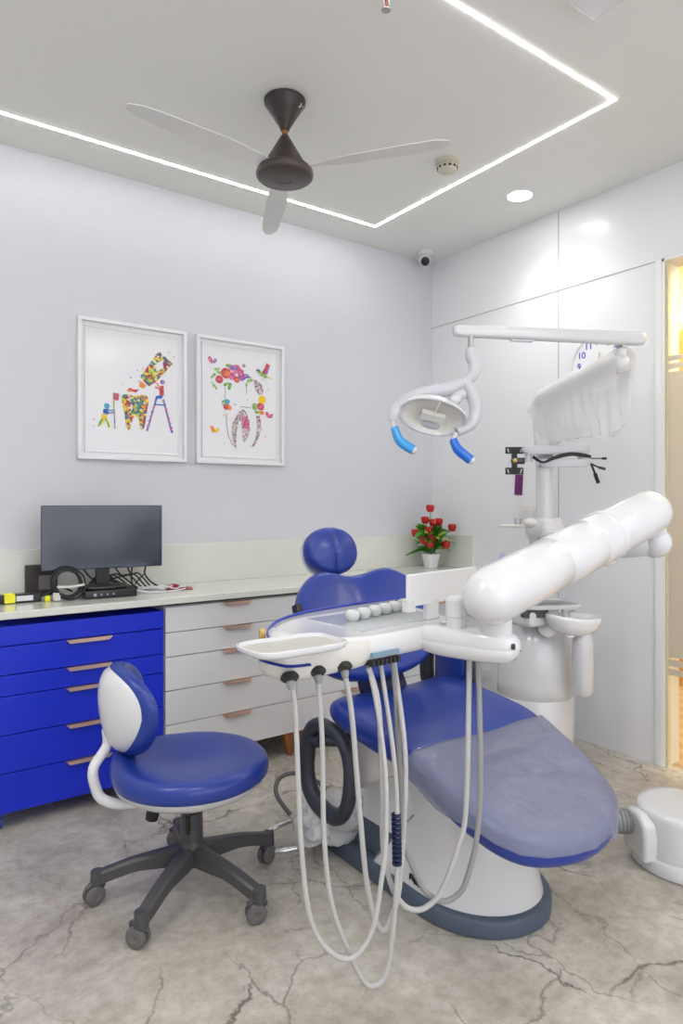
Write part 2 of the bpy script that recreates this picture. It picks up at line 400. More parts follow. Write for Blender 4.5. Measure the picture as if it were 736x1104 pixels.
# glass door leaf with frosted band
door = link(bpy.data.objects.new('door_1', None)); door.location = (XW+.014, (DY0+DY1)/2, 0); door['kind'] = 'structure'; ROOT[door.name] = Matrix.Translation(door.location)
yc, wy = (DY0+DY1)/2, DY1-DY0-.03
b = B(); b.box((XW+.014, yc, 1.14), (.010, wy, 2.26)); obj('glass_pane', b, 'glass', door)
b = B()
for z0, z1 in ((.500, 1.778), (.459, .490), (.420, .448), (1.790, 1.815), (1.827, 1.850)): b.box((XW+.0075, yc, (z0+z1)/2), (.0015, wy, z1-z0))
obj('frosted_film', b, 'frost', door)
b = B(); b.box((XW+.014, DY1-.020, 1.14), (.018, .012, 2.26)); obj('edge_strip', b, mat('pale_brass_edge', (.72, .66, .42), .3), door)
b = B(); b.box((XW+.014, DY0+.12, 1.05), (.06, .02, .30), bev=.008); obj('door_handle', b, 'steel', door)
# corridor beyond
CX = 4.33
b = B(); b.box(((XW+.12+CX)/2+.06, 1.6, -.05), (CX-XW, 4.4, .1)); b.box((3.042, yc, -.05), (.062, 1.0, .1)); struct('floor_corridor', b, 'planks')
b = B(); b.box(((XW+.12+CX)/2+.06, 1.6, 2.80), (CX-XW, 4.4, .1)); struct('ceiling_corridor', b, mat('corridor_ceiling', (.78, .66, .42), .6))
b = B(); b.box((CX+.05, 1.6, 1.15), (.1, 4.4, 2.3)); struct('wall_corridor', b, 'amber')
b = B(); b.box((CX+.05, 1.6, 2.53), (.1, 4.4, .46))
for i in range(70): b.box((CX-.006, -.5+i*.062, 2.53), (.014, .034, .44))
struct('wall_corridor_slats', b, 'slats')
b = B(); b.box((CX-.001, 1.75, 1.15), (.01, .92, 2.3)); struct('trim_4', b, 'greypanel')
b = B(); b.box((3.7, 3.8, 1.4), (1.3, .1, 2.8)); struct('wall_corridor_end', b, 'wallN')
b = B(); b.box((3.7, -.6, 1.4), (1.3, .1, 2.8)); struct('wall_corridor_near', b, 'wallN')
b = B(); b.box((CX-.020, 1.6, 2.40), (.014, 4.2, .012)); tag(obj('corridor_light', b, 'warm'), 'warm linear light along the slatted corridor wall seen through the glass door', 'light')

# ------------------------------------------------------------------ ceiling fittings
sx0, sx1, sy0, sy1, w = -.9, 2.30, 1.445, 2.878, .0105
t = thing('linear_ceiling_light', 'glowing white linear light recessed as a rectangle in the grey ceiling', 'ceiling light', (.7, 2.16, ZH))
b = B(); z = ZH-.003
for (x0, y0, x1, y1) in ((sx0, sy1-w/2, sx1+w/2, sy1+w/2), (sx0, sy0-w/2, sx1+w/2, sy0+w/2), (sx1-w/2, sy0+w/2, sx1+w/2, sy1-w/2), (sx0-w, sy0-w/2, sx0, sy1+w/2)):
    b.box(((x0+x1)/2, (y0+y1)/2, ZH-.001), (x1-x0, y1-y0, .002))
obj('light_diffuser', b, 'led', t)
def downlight(x, y, lab):
    t = thing('downlight', lab, 'ceiling light', (x, y, ZH), 0, 'round recessed downlights')
    b = B(); b.spin((x, y, ZH), (0, 0, -1), [(.058, 0), (.068, 0), (.068, .006), (.060, .008), (.056, .004)]); obj('trim_ring', b, 'whitem', t)
    b = B(); b.spin((x, y, ZH), (0, 0, -1), [(.056, 0), (.056, .005)]); obj('light_diffuser', b, 'down', t)
    return t
downlight(2.638, 2.166, 'round white downlight in the ceiling near the panelled wall')
# square ceiling unit at the top edge of the picture
t = thing('ceiling_panel', 'corner of a white square ceiling unit at the top edge of the photo', 'ceiling panel', (1.55, .94, ZH))
b = B(); b.box((1.55, .94, ZH-.012), (.58, .58, .024), bev=.006); obj('panel_frame', b, 'white', t)
b = B(); b.box((1.55, .94, ZH-.027), (.36, .36, .006)); obj('inner_panel', b, 'whitem', t)
# smoke detector
x, y = 2.119, 2.14
t = thing('smoke_detector', 'ivory round smoke detector on the ceiling inside the light rectangle', 'smoke detector', (x, y, ZH))
b = B(); b.spin((x, y, ZH), (0, 0, -1), [(.050, 0), (.052, .012), (.046, .016)]); obj('mounting_base', b, 'detect', t)
b = B(); b.spin((x, y, ZH), (0, 0, -1), [(.038, .014), (.038, .022), (.044, .024), (.042, .040), (.034, .047), (.012, .049)]); h = obj('sensor_head', b, 'detect', t)
b = B()
for i in range(12):
    a = i*PI/6; b.box((x+.0428*math.cos(a), y+.0428*math.sin(a), ZH-.033), (.005, .011, .008), rz=a)
obj('vent_slot', b, 'gap', h)
# cctv camera
x, y = 2.785, 3.0
t = thing('dome_camera', 'small white dome security camera with black lens in the ceiling corner', 'security camera', (x, y, ZH))
b = B(); b.spin((x, y, ZH), (0, 0, -1), [(.052, 0), (.052, .02), (.044, .028)]); obj('camera_base', b, 'white', t)
b = B(); b.ball((x, y, ZH-.045), .040); bd = obj('camera_ball', b, 'white', t)
b = B(); ld = Vector((-.55, -.62, -.56)).normalized(); b.spin(V3((x, y, ZH-.045))+ld*.026, ld, [(.026, 0), (.026, .013), (.022, .017), (.01, .020)]); obj('camera_lens', b, 'black', bd)
# sprinkler
x, y = 1.269, 1.535
t = thing('sprinkler_head', 'small ceiling sprinkler with red bulb hanging at the top edge', 'sprinkler', (x, y, ZH))
b = B(); b.spin((x, y, ZH), (0, 0, -1), [(.022, 0), (.020, .006), (.008, .010), (.007, .018)]); obj('escutcheon', b, 'chrome', t)
b = B(); b.cyl((x, y, ZH-.018), (x, y, ZH-.045), .004, .003, 10); obj('glass_bulb', b, 'bulb', t)
b = B()
for s_ in (-1, 1): b.tube([(x+s_*.006, y, ZH-.016), (x+s_*.012, y, ZH-.03), (x+s_*.003, y, ZH-.048)], .0018, 6)
b.spin((x, y, ZH-.048), (0, 0, -1), [(.004, 0), (.014, .003), (.014, .0045), (.003, .006)]); obj('deflector', b, 'steel', t)
# ceiling fan
x, y = 1.302, 2.169
t = thing('ceiling_fan', 'dark brown hourglass ceiling fan hanging inside the light rectangle', 'ceiling fan', (x, y, ZH))
b = B(); b.spin((x, y, ZH), (0, 0, -1), [(.074, 0), (.078, .004), (.077, .014), (.050, .055), (.018, .108), (.016, .114)], 36); can = obj('canopy', b, 'fan', t)
b = B(); n_ = V3((-.25, -.80, -.52)).normalized()
c_ = V3((x+.030, y-.053, ZH-.030)); b.tube([c_+(Rr*math.cos(a)*.0075+UP*math.sin(a)*.010) for a in [i*PI/6 for i in range(12)]], .0022, 6, closed=True); b.ball(c_+Rr*.014-UP*.010, .0022, 8, 6); obj('badge', b, 'white', can)
b = B(); b.cyl((x, y, ZH-.11), (x, y, ZH-.145), .011); obj('down_rod', b, 'wood', t)
b = B(); b.spin((x, y, ZH-.13), (0, 0, -1), [(.010, 0), (.016, .006), (.047, .060), (.078, .112), (.086, .117), (.092, .126), (.104, .134), (.108, .148), (.106, .158), (.098, .165), (.030, .170)], 44); mt = obj('motor_housing', b, 'fan2', t)
b = B(); b.tube([(x+.028*math.cos(a), y+.028*math.sin(a), ZH-.3005) for a in [i*PI/8 for i in range(16)]], .002, 6, closed=True); obj('cap_ring', b, 'caster', mt)
for k in range(3):
    a = math.radians(66+120*k); u = V3((math.cos(a), math.sin(a), 0)); v = V3((-math.sin(a), math.cos(a), 0))
    b = B(); O = V3((x, y, ZH-.262))
    rs = []
    for q in range(13):
        f = q/12; L = .085+f*.535; wd = interp(f, [0, .12, .3, .8, .96, 1], [.018, .028, .042, .038, .030, .014]); tw = .010*(1-f)
        c0 = O+u*L
        rs.append([c0+v*wd+UP*(tw+.0025), c0+UP*.005, c0-v*wd+UP*(-tw+.0025), c0-v*wd-UP*(tw+.0), c0-UP*.001, c0+v*wd+UP*(tw-.001)])
    b.loft(rs); bl = obj('fan_blade', b, 'blade', t)

# ------------------------------------------------------------------ counter and cabinets
b = B(); b.box(((.40+XW)/2, (CF+YW)/2, CZ-.014), (XW-.40, YW-CF, .028)); 
ct = obj('countertop', b, 'counter', bevel=.003); tag(ct, 'long glossy cream quartz worktop running along the picture wall', 'countertop')
t = thing('backsplash', 'cream stone upstand along the wall behind the worktop', 'backsplash', (1.7, YW-.01, CZ))
b = B(); b.box(((.40+XW)/2, YW-.011, CZ+.0975), (XW-.40, .022, .195)); obj('long_slab', b, 'counter', t, bevel=.002)
b = B(); b.box((XW-.011, (2.753+YW-.022)/2, CZ+.0975), (.022, YW-.022-2.753, .195)); obj('return_slab', b, 'counter', t, bevel=.002)
YF = 2.697
def handle(b, xc, z, w):
    p = [(-w/2, 0), (w/2, 0), (w/2-.012, -.013), (-w/2+.012, -.013)]
    b.prism(p, (xc, YF-.014, z), (1, 0, 0), (0, 0, 1), (0, -1, 0), .004)
    b.box((xc, YF-.008, z-.001), (w-.002, .018, .003))
# blue cabinet
x0, x1 = .395, 1.036
t = thing('blue_drawer_cabinet', 'bright blue five-drawer cabinet on casters under the monitor', 'cabinet', ((x0+x1)/2, YF+.2, 0))
b = B(); b.box(((x0+x1)/2, (YF+.018+YW-.03)/2, .40), (x1-x0, YW-.03-YF-.018, .685)); b.box(((x0+x1)/2, YF+.010, .708), (x1-x0, .02, .070)); obj('body', b, 'bluecab', t, bevel=.0015)
zs = [.670, .565, .488, .347, .208, .062]
for i in range(5):
    b = B(); b.box(((x0+x1)/2, YF+.008, (zs[i]+zs[i+1])/2), (x1-x0-.004, .018, zs[i]-zs[i+1]-.0035)); dr = obj('drawer', b, 'bluecab', t, bevel=.0012)
    b = B(); handle(b, .735, zs[i]-.001, .172); obj('handle', b, 'copper', dr)
for cx_ in (x0+.03, x1-.05):
    for cy_ in (YF+.035, YW-.09):
        b = B(); b.cyl((cx_-.009, cy_, .024), (cx_+.009, cy_, .024), .024, n=18); b.box((cx_, cy_, .052), (.03, .04, .012)); obj('caster', b, 'bluecab' if 0 else mat('blue_caster', (.02, .04, .25), .3), t)
# white cabinets
def white_cab(x0, x1, label):
    t = thing('white_drawer_cabinet', label, 'cabinet', ((x0+x1)/2, YF+.2, 0), 0, 'white drawer cabinets under the worktop')
    b = B(); b.box(((x0+x1)/2, (YF+.02+YW-.01)/2, .437), (x1-x0-.001, YW-.01-YF-.02, .648)); obj('body', b, 'gap' if 0 else 'whitecab', t)
    b = B(); b.box(((x0+x1)/2, YF+.03, .765), (x1-x0-.002, .02, .016)); obj('gap_shade_strip', b, 'gap', t)  # dark strip standing in for the shade in the slit under the worktop
    zs = [.757, .650, .548, .407, .264, .113]
    for i in range(5):
        b = B(); b.box(((x0+x1)/2, YF+.008, (zs[i]+zs[i+1])/2), (x1-x0-.003, .018, zs[i]-zs[i+1]-.0035)); dr = obj('drawer', b, 'whitecab', t, bevel=.001)
        b = B(); handle(b, x0+.328, zs[i]-.001, .138); obj('handle', b, 'copper', dr)
    for cx_ in (x0+.05, x1-.035):
        for cy_ in (YF+.03, YW-.06):
            b = B(); q = [V3((cx_+a, cy_+c, .112)) for a, c in ((-.028, -.024), (.022, -.024), (.022, .024), (-.028, .024))]; q2 = [V3((cx_+a, cy_+c, 0)) for a, c in ((.004, -.012), (.022, -.012), (.022, .012), (.004, .012))]
            b.loft([q2, q]); obj('foot', b, 'wood', t)
    return t
w1 = white_cab(1.042, 1.684, 'white five-drawer cabinet with copper handles beside the blue cabinet')
dup(w1, (2.0055, YF+.2, 0), 'white drawer cabinet behind the dental chair backrest, next to last')
white_cab(2.327, 2.950, 'white drawer cabinet at the corner under the flower pot, mostly hidden')

# ------------------------------------------------------------------ pictures
def frame_thing(x0, x1, label):
    z0, z1 = 1.387, 2.022; xc, zc_ = (x0+x1)/2, (z0+z1)/2; W, H = x1-x0, z1-z0
    t = thing('framed_picture', label, 'picture', (xc, YW, zc_), 0, 'white framed prints on the lavender wall')
    b = B(); fw, fd = .016, .028
    for (cx_, cz_, w_, h_) in ((xc, z1-fw/2, W, fw), (xc, z0+fw/2, W, fw), (x0+fw/2, zc_, fw, H-2*fw), (x1-fw/2, zc_, fw, H-2*fw)):
        b.box((cx_, YW-fd/2-.001, cz_), (w_, fd, h_))
    # inner stepped lip
    i1 = .040
    for (cx_, cz_, w_, h_) in ((xc, z1-i1+.004, W-2*i1+.016, .008), (xc, z0+i1-.004, W-2*i1+.016, .008), (x0+i1-.004, zc_, .008, H-2*i1), (x1-i1+.004, zc_, .008, H-2*i1)):
        b.box((cx_, YW-.009, cz_), (w_, .012, h_))
    b.box((xc, YW-.005, zc_), (W-.02, .006, H-.02)); obj('frame', b, 'frame', t, bevel=.002)
    b = B(); b.box((xc, YW-.0095, zc_), (W-2*i1, .003, H-2*i1)); obj('print', b, 'paper', t)
    return t, Vector((xc, YW-.0118, zc_)), W, H
Xv, Zv = (1, 0, 0), (0, 0, 1)
ART = ['mosaic1', 'pk', 'rd', 'gr', 'bl', 'ye', 'vi', 'gy', 'orr', 'sky', 'mosaic2', 'paper']
def ell(cx, cy, a, b_, n=14, rot=0):
    c, s_ = math.cos(rot), math.sin(rot)
    return [(cx+a*math.cos(t)*c-b_*math.sin(t)*s_, cy+a*math.cos(t)*s_+b_*math.sin(t)*c) for t in [2*PI*i/n for i in range(n)]]
class Art:
    def __init__(s, O): s.b = B(); s.O = O; s.k = 0
    def p(s, pts, m):
        s.b.mi = ART.index(m); s.k += 1
        s.b.poly([(x, y) for x, y in pts], s.O+V3((0, -.00004*s.k, 0)), Xv, Zv)
    def line(s, a, b_, w, m):
        dx, dy = b_[0]-a[0], b_[1]-a[1]; l = math.hypot(dx, dy); nx, ny = -dy/l*w/2, dx/l*w/2
        s.p([(a[0]+nx, a[1]+ny), (b_[0]+nx, b_[1]+ny), (b_[0]-nx, b_[1]-ny), (a[0]-nx, a[1]-ny)], m)
t, O, W, H = frame_thing(.797, 1.306, 'framed print of a multicoloured tooth, toothpaste tube and ladder, left picture')
# picture coordinates from the crop: u in 40..700, v in (35..905 | 130..925) -> metres
def q1(u, v):
    f = (u-40)/665; # perspective crop -> local
    f2 = f*3.0/(3.0*f+3.3*(1-f)) if 0 else f/(f+(1-f)*1.1)*1.0
    f2 = f*(1/ (1.1-.1*f))
    f2 = (f*1.1)/(1+.1*f) 
    top = 38+(133-38)*f; bot = 905+(925-905)*f
    g = (v-top)/(bot-top)
    return ((f2-.5)*W, (.5-g)*H)
A = Art(O); P = lambda *l: [q1(a, b_) for a, b_ in l]
A.p(P((283, 520), (300, 508), (330, 512), (362, 522), (395, 514), (425, 512), (446, 528), (448, 560), (440, 600), (432, 650), (425, 700), (412, 730), (400, 725), (390, 690), (385, 660), (368, 642), (350, 655), (340, 690), (335, 725), (322, 728), (308, 700), (300, 640), (290, 590), (283, 555)), 'mosaic1')
A.p(P((515, 245), (612, 322), (495, 435), (450, 460), (405, 420), (395, 400)), 'mosaic1')
A.p(P((395, 425), (435, 455), (415, 475), (388, 462)), 'orr')
A.p(P((500, 320), (540, 300), (545, 350), (500, 368)), 'paper')
A.p(P((310, 490), (330, 468), (352, 480), (388, 478), (370, 498), (340, 492)), 'rd')
A.p(P((313, 488), (330, 480), (350, 492), (330, 495)), 'orr')
A.line(q1(490, 565), q1(437, 733), .009, 'vi'); A.line(q1(545, 540), q1(604, 740), .010, 'vi'); A.line(q1(485, 570), q1(552, 575), .006, 'bl')
for i in range(6):
    a, b2 = q1(552+i*9, 580+i*28), q1(566+i*9, 572+i*28); A.line(a, b2, .004, 'rd' if i % 2 else 'sky')
for i in range(5):
    a, b2 = q1(484-i*9, 590+i*28), q1(470-i*9, 586+i*28); A.line(a, b2, .004, 'bl' if i % 2 else 'orr')
A.p(P((594, 735), (615, 728), (608, 750)), 'bl')
A.p(P((520, 460), (548, 455), (550, 515), (520, 520)), 'rd'); A.p(ell(*q1(540, 434), .012, .011), 'vi'); A.line(q1(522, 470), q1(500, 438), .007, 'orr'); A.line(q1(522, 480), q1(488, 462), .006, 'rd')
A.p(P((518, 515), (545, 515), (535, 535), (505, 535), (492, 572), (483, 570), (495, 520)), 'bl')
A.p(ell(*q1(197, 582), .013, .013), 'sky'); A.p(P((178, 600), (210, 600), (205, 635), (175, 625)), 'bl'); A.line(q1(200, 612), q1(240, 606), .007, 'sky'); A.line(q1(205, 625), q1(240, 622), .006, 'vi')
A.p(P((168, 630), (200, 635), (198, 660), (215, 690), (212, 718), (202, 700), (185, 668), (165, 700), (145, 712), (168, 672)), 'ye'); A.line(q1(172, 660), q1(150, 705), .009, 'gr'); A.line(q1(190, 655), q1(210, 712), .008, 'gr')
A.line(q1(234, 500), q1(243, 720), .006, 'gr'); A.line(q1(238, 600), q1(244, 700), .004, 'vi'); A.p(P((235, 500), (268, 508), (262, 548), (236, 545)), 'rd'); A.p(P((240, 505), (255, 520), (238, 530)), 'vi')
for u, v, m in ((585, 255, 'vi'), (622, 280, 'rd'), (288, 450, 'orr'), (338, 408, 'vi'), (375, 362, 'gy'), (410, 352, 'orr'), (385, 430, 'bl'), (125, 665, 'vi'), (125, 705, 'sky'), (335, 405, 'gy')): A.p(ell(*q1(u, v), .0032, .003, 8), m)
obj('illustration', A.b, ART, t, smooth=False)
t, O, W, H = frame_thing(1.358, 1.856, 'framed print of a tooth wreathed in flowers with a hummingbird, right picture')
def q2(u, v):
    f = (u-65)/628; f2 = (f*1.088)/(1+.088*f); top = 72+(165-72)*f; bot = 1000+18*f; g = (v-top)/(bot-top)
    return ((f2-.5)*W, (.5-g)*H)
A = Art(O); P = lambda *l: [q2(a, b_) for a, b_ in l]
for u, v, a, b2, rt in ((175, 370, .02, .008, .8), (180, 440, .024, .007, -.9), (200, 320, .018, .007, .3), (215, 345, .02, .008, -.3), (285, 445, .02, .010, 1.2), (262, 430, .018, .009, .4), (280, 295, .02, .01, 0), (430, 400, .02, .01, .5), (405, 430, .014, .006, 1.4)): A.p(ell(*q2(u, v), a, b2, 12, rt), 'gr')
for u, v, r_, m in ((260, 350, .030, 'rd'), (215, 395, .022, 'rd'), (300, 370, .022, 'pk'), (330, 320, .026, 'pk'), (335, 395, .018, 'rd'), (370, 375, .023, 'vi'), (360, 340, .020, 'pk'), (300, 310, .016, 'vi'), (405, 370, .014, 'vi'), (385, 295, .010, 'gy')):
    A.p(ell(*q2(u, v), r_, r_*.92), m); 
for u, v, r_, m in ((262, 350, .016, 'orr'), (255, 345, .008, 'rd'), (218, 395, .011, 'pk'), (330, 318, .012, 'vi'), (335, 395, .009, 'orr'), (370, 375, .011, 'pk')): A.p(ell(*q2(u, v), r_, r_*.8), m)
A.p(P((400, 372), (445, 378), (425, 385)), 'bl')
A.p(P((455, 395), (490, 405), (520, 435), (532, 470), (525, 500), (495, 505), (470, 470), (460, 430)), 'mosaic2')
A.p(ell(*q2(522, 540), .023, .021), 'ye'); A.p(ell(*q2(510, 590), .022, .020), 'rd'); A.p(ell(*q2(512, 592), .011, .010), 'pk'); A.p(ell(*q2(520, 635), .014, .011), 'orr'); A.p(ell(*q2(465, 590), .016, .02, 12), 'gr'); A.p(ell(*q2(485, 630), .016, .008), 'gr')
A.p(ell(*q2(262, 590), .018, .018), 'rd'); A.p(ell(*q2(265, 555), .017, .013), 'sky'); A.p(ell(*q2(242, 565), .01, .014), 'gr'); A.p(ell(*q2(285, 600), .010, .012), 'orr')
A.p(P((375, 610), (395, 620), (425, 690), (430, 760), (415, 810), (390, 850), (375, 830), (370, 760), (365, 690), (345, 700), (335, 760), (330, 830), (325, 880), (305, 830), (298, 770), (305, 710), (330, 660), (350, 625)), 'mosaic2')
A.p(P((375, 650), (410, 680), (425, 720), (410, 760), (380, 730), (372, 690)), 'pk')
A.p(P((500, 650), (512, 690), (515, 740), (500, 800), (480, 850), (455, 880), (435, 882), (430, 870), (450, 865), (470, 825), (480, 770), (482, 710), (475, 660)), 'mosaic2')
for a, b2 in (((250, 450), (258, 500)), ((262, 640), (262, 720)), ((262, 720), (275, 800)), ((275, 800), (300, 860)), ((300, 860), (328, 885)), ((325, 865), (330, 885)), ((250, 500), (252, 530)), ((400, 430), (405, 500)), ((360, 590), (430, 598)), ((310, 570), (330, 580))): A.line(q2(*a), q2(*b2), .0035, 'gy')
A.p(P((470, 325), (490, 318), (510, 330), (560, 370), (590, 385), (545, 385), (505, 362)), 'gr'); A.p(P((475, 322), (500, 322), (505, 345)), 'bl'); A.p(P((520, 350), (560, 275), (585, 295), (560, 360)), 'rd'); A.p(P((540, 350), (585, 290), (565, 355)), 'vi'); A.line(q2(560, 378), q2(600, 392), .005, 'ye')
for c_, m, m2 in (((170, 255), 'pk', 'vi'), ((580, 650), 'pk', 'pk'), ((185, 755), 'orr', 'ye')):
    A.p(ell(*q2(c_[0]-14, c_[1]), .010, .019, 12, .5), m); A.p(ell(*q2(c_[0]+14, c_[1]+8), .009, .014, 12, -.6), m2)
for u, v, m in ((235, 820, 'ye'), (250, 855, 'gy'), (515, 755, 'vi'), (525, 400, 'orr'), (545, 808, 'gy'), (410, 540, 'vi'), (570, 470, 'sky'), (245, 655, 'pk')): A.p(ell(*q2(u, v), .0035, .003, 8), m)
obj('illustration', A.b, ART, t, smooth=False)

# ------------------------------------------------------------------ wall clock, sachet, sockets on the right wall
yk, zk, rk = 1.930, 1.868, .150
t = thing('wall_clock', 'white wall clock with purple numerals half hidden behind the lamp arm', 'clock', (XW, yk, zk))
b = B(); b.spin((XW, yk, zk), (-1, 0, 0), [(rk, 0), (rk, .018), (rk-.006, .024), (rk-.010, .018)], 48); obj('clock_case', b, 'white', t)
b = B(); b.spin((XW, yk, zk), (-1, 0, 0), [(rk-.009, .016), (rk-.009, .0185)], 48); obj('clock_face', b, 'clockface', t)
for h_ in range(1, 13):
    a = PI/2-h_*PI/6; me = textmesh(str(h_), .046, 'numeral'); me.materials.append(M['clockink'])
    o = link(bpy.data.objects.new('numeral', me)); o.parent = t
    Rm = Matrix(((0, 0, -1), (-1, 0, 0), (0, 1, 0))).to_4x4()
    me.transform(Matrix.Translation((-.0195, -.108*math.cos(a), .108*math.sin(a))) @ Rm)
for nm, a, L in (('hour_hand', .15, .055), ('minute_hand', -1.2, .02)):
    b = B(); u = V3((0, -math.sin(a), math.cos(a))); v = V3((0, math.cos(a), math.sin(a)))
    b.prism([(-.004, -.012), (.004, -.012), (.002, L), (-.002, L)], V3((XW-.021, yk, zk)), v, u, (-1, 0, 0), .0015); obj(nm, b, 'gold', t)
b = B(); b.spin((XW-.019, yk, zk), (-1, 0, 0), [(.012, 0), (.012, .004), (.004, .007)]); obj('centre_cap', b, 'gold', t)
b = B(); b.box((XW-.003, 2.43, 1.288), (.004, .052, .112), rot=Matrix.Rotation(.06, 3, 'X'))
tag(obj('foil_sachet', b, 'purple', bevel=.001), 'small purple sachet fixed to the white panel wall left of the pole', 'sachet')
def socket(y, z, w_, h_, lab):
    t = thing('wall_socket', lab, 'socket', (XW, y, z))
    b = B(); b.box((XW-.006, y, z), (.012, w_, h_), bev=.004); obj('face_plate', b, 'cream', t)
    for k in (-1, 1):
        b = B(); b.box((XW-.0135, y+k*w_*.22, z), (.004, w_*.3, h_*.55)); obj('rocker_switch', b, 'white', t)
socket(2.33, 1.125, .15, .10, 'cream switch plate on the panel wall behind the round pole')
socket(2.66, .20, .08, .06, 'small cream socket low on the panel wall between chair and white column')

# ------------------------------------------------------------------ items on the counter
t = thing('computer_monitor', 'black flat computer monitor standing on the worktop under the left picture', 'monitor', (.86, 2.93, CZ), math.radians(-5))
Mx = Matrix.Rotation(math.radians(-6), 3, 'Z'); mu = Mx @ V3((1, 0, 0)); mn = Mx @ V3((0, -1, 0)); mo = V3((.855, 2.915, 1.047))
zb = CZ+.036
def mbox(b, u0, u1, v0, v1, n0, n1):
    P_ = [mo+mu*a+UP*c+mn*n for n in (n0, n1) for a, c in ((u0, v0), (u1, v0), (u1, v1), (u0, v1))]; b.loft([P_[:4], P_[4:]])
b = B(); mbox(b, -.24, .24, -.128, .128, -.035, 0); mbox(b, -.246, .246, -.134, .134, -.004, .010); obj('screen_housing', b, 'bezel', t, bevel=.004)
b = B(); mbox(b, -.232, .232, -.112, .120, .0095, .0108); obj('screen', b, 'screen', t)
b = B(); mbox(b, -.028, .028, -.225, -.10, -.045, -.018); obj('stand_neck', b, 'black', t, bevel=.003)
b = B(); b.pillow(se(.098, .072, 2.4), [(0, 0), (.98, 0), (1, .004), (.97, .010), (.5, .014), (0, .015)], (mo.x-.005, mo.y-.02, zb), mu, (-mn)); obj('stand_base', b, 'black', t)
t = thing('media_box', 'slim black box with buttons lying under the monitor foot', 'box', (.86, 2.88, CZ))
b = B(); b.box((.862, 2.885, CZ+.0175), (.21, .15, .033), rz=-.08, bev=.005); mb = obj('case', b, 'black', t)
b = B()
for k in range(4): b.cyl((.79+k*.024, 2.811-k*.0022, CZ+.018), (.79+k*.024, 2.8065-k*.0022, CZ+.018), .0065 if k == 0 else .004, n=10)
obj('button', b, 'steel', t)
t = thing('router_box', 'upright dark box against the upstand left of the monitor', 'box', (.64, 3.07, CZ))
b = B(); b.box((.64, 3.072, CZ+.065), (.125, .035, .13), bev=.005); obj('case', b, mat('dark_brown_box', (.028, .02, .02), .5), t)
b = B(); b.box((.66, 3.052, CZ+.055), (.07, .006, .06)); obj('label_plate', b, 'caster', t)
t = thing('power_adapter', 'black power adapter with a yellow label at the left end of the worktop', 'power adapter', (.54, 2.90, CZ))
b = B(); b.box((.525, 2.90, CZ+.018), (.15, .055, .034), rz=-.05, bev=.006); pa = obj('brick', b, 'black', t)
b = B(); b.box((.485, 2.8725, CZ+.019), (.038, .006, .031), rz=-.05); b.box((.485, 2.90, CZ+.0355), (.038, .056, .002), rz=-.05); obj('yellow_label', b, 'yellow', t)
b = B(); b.box((.538, 2.871, CZ+.019), (.06, .005, .020), rz=-.05); obj('white_label', b, 'white', t)
b = B(); b.tube([(.60, 2.9, CZ+.02), (.63, 2.88, CZ+.03), (.67, 2.9, CZ+.05), (.70, 2.95, CZ+.04), (.74, 2.97, CZ+.02)], .004, 8); b.tube([(.45, 2.90, CZ+.02), (.42, 2.89, CZ+.016), (.41, 2.87, CZ+.008)], .004, 8); obj('cord', b, 'blackmat', t)
b = B()
for k in range(9):
    rr = .056+random.uniform(-.008, .006); cx_, cz_ = .700+random.uniform(-.006, .006), CZ+.066+random.uniform(-.003, .003)
    b.tube([(cx_+rr*1.0*math.cos(a)+.0, 2.845+k*.007+random.uniform(-.003, .003)+.02*math.sin(a), cz_+max(rr*math.sin(a), -.0605)) for a in [i*PI/7 for i in range(14)]], .0036, 7, closed=True)
tag(obj('cable_coil', b, 'blackmat'), 'coil of black cable standing on the worktop left of the monitor foot', 'cable')
b = B(); b.tube([(.65, 2.835, CZ+.058), (.70, 2.832, CZ+.055), (.755, 2.837, CZ+.060)], .005, 8); b.box((.648, 2.835, CZ+.02), (.02, .02, .03), rz=.4); tag(obj('cable_tie', b, 'cream'), 'pale strap wrapped around the black cable coil', 'strap')
b = B(); b.box((.617, 2.85, CZ+.012), (.020, .012, .024), rz=.3, bev=.003); tag(obj('yellow_plug', b, 'yellow'), 'tiny yellow plug between adapter and cable coil', 'plug')
b = B()
for k in range(5):
    b.tube([(.80+k*.045, 3.02+random.uniform(-.03, .04), CZ+.10+random.uniform(0, .03)), (.85+k*.04, 3.03, CZ+.05+random.uniform(0, .02)), (.93+k*.03, 3.03+random.uniform(-.03, .03), CZ+.07), (1.0+k*.02, 3.0, CZ+.015+.002*k), (1.04+k*.01, 2.96, CZ+.006)], .0035, 7)
b.tube([(1.00, 2.98, CZ+.12), (.995, 2.98, CZ+.06), (1.0, 2.975, CZ+.02)], .0035, 7); b.tube([(1.065, 2.99, CZ+.11), (1.06, 2.99, CZ+.07), (1.09, 2.98, CZ+.03), (1.13, 2.95, CZ+.005)], .004, 7); b.tube([(1.06, 2.99, CZ+.075), (1.03, 2.98, CZ+.05), (1.01, 2.975, CZ+.03)], .003, 7)
for k in range(4): b.tube([(.75+k*.02, 2.97, CZ+.01+.006*k), (.86, 3.0, CZ+.05+.01*k), (.97, 3.02, CZ+.03), (1.03, 3.03-.02*k, CZ+.008)], .003, 7)
tag(obj('black_cables', b, 'blackmat'), 'loose black cables hanging and lying behind the monitor', 'cable', kind='stuff')
b = B()
for k in range(7):
    c0 = V3((1.10+random.uniform(-.07, .08), 2.90+random.uniform(-.06, .05), CZ+.008))
    b.tube([c0+V3((.035*math.cos(a+k)*random.uniform(.6, 1.4), .022*math.sin(a+k)*random.uniform(.6, 1.3), abs(.008*math.sin(2*a+k))+random.uniform(0, .005))) for a in [i*PI/4 for i in range(11)]], .0028, 6)
b.tube([(.97, 2.87, CZ+.02), (1.03, 2.85, CZ+.006), (1.12, 2.84, CZ+.004), (1.20, 2.87, CZ+.006)], .004, 7)
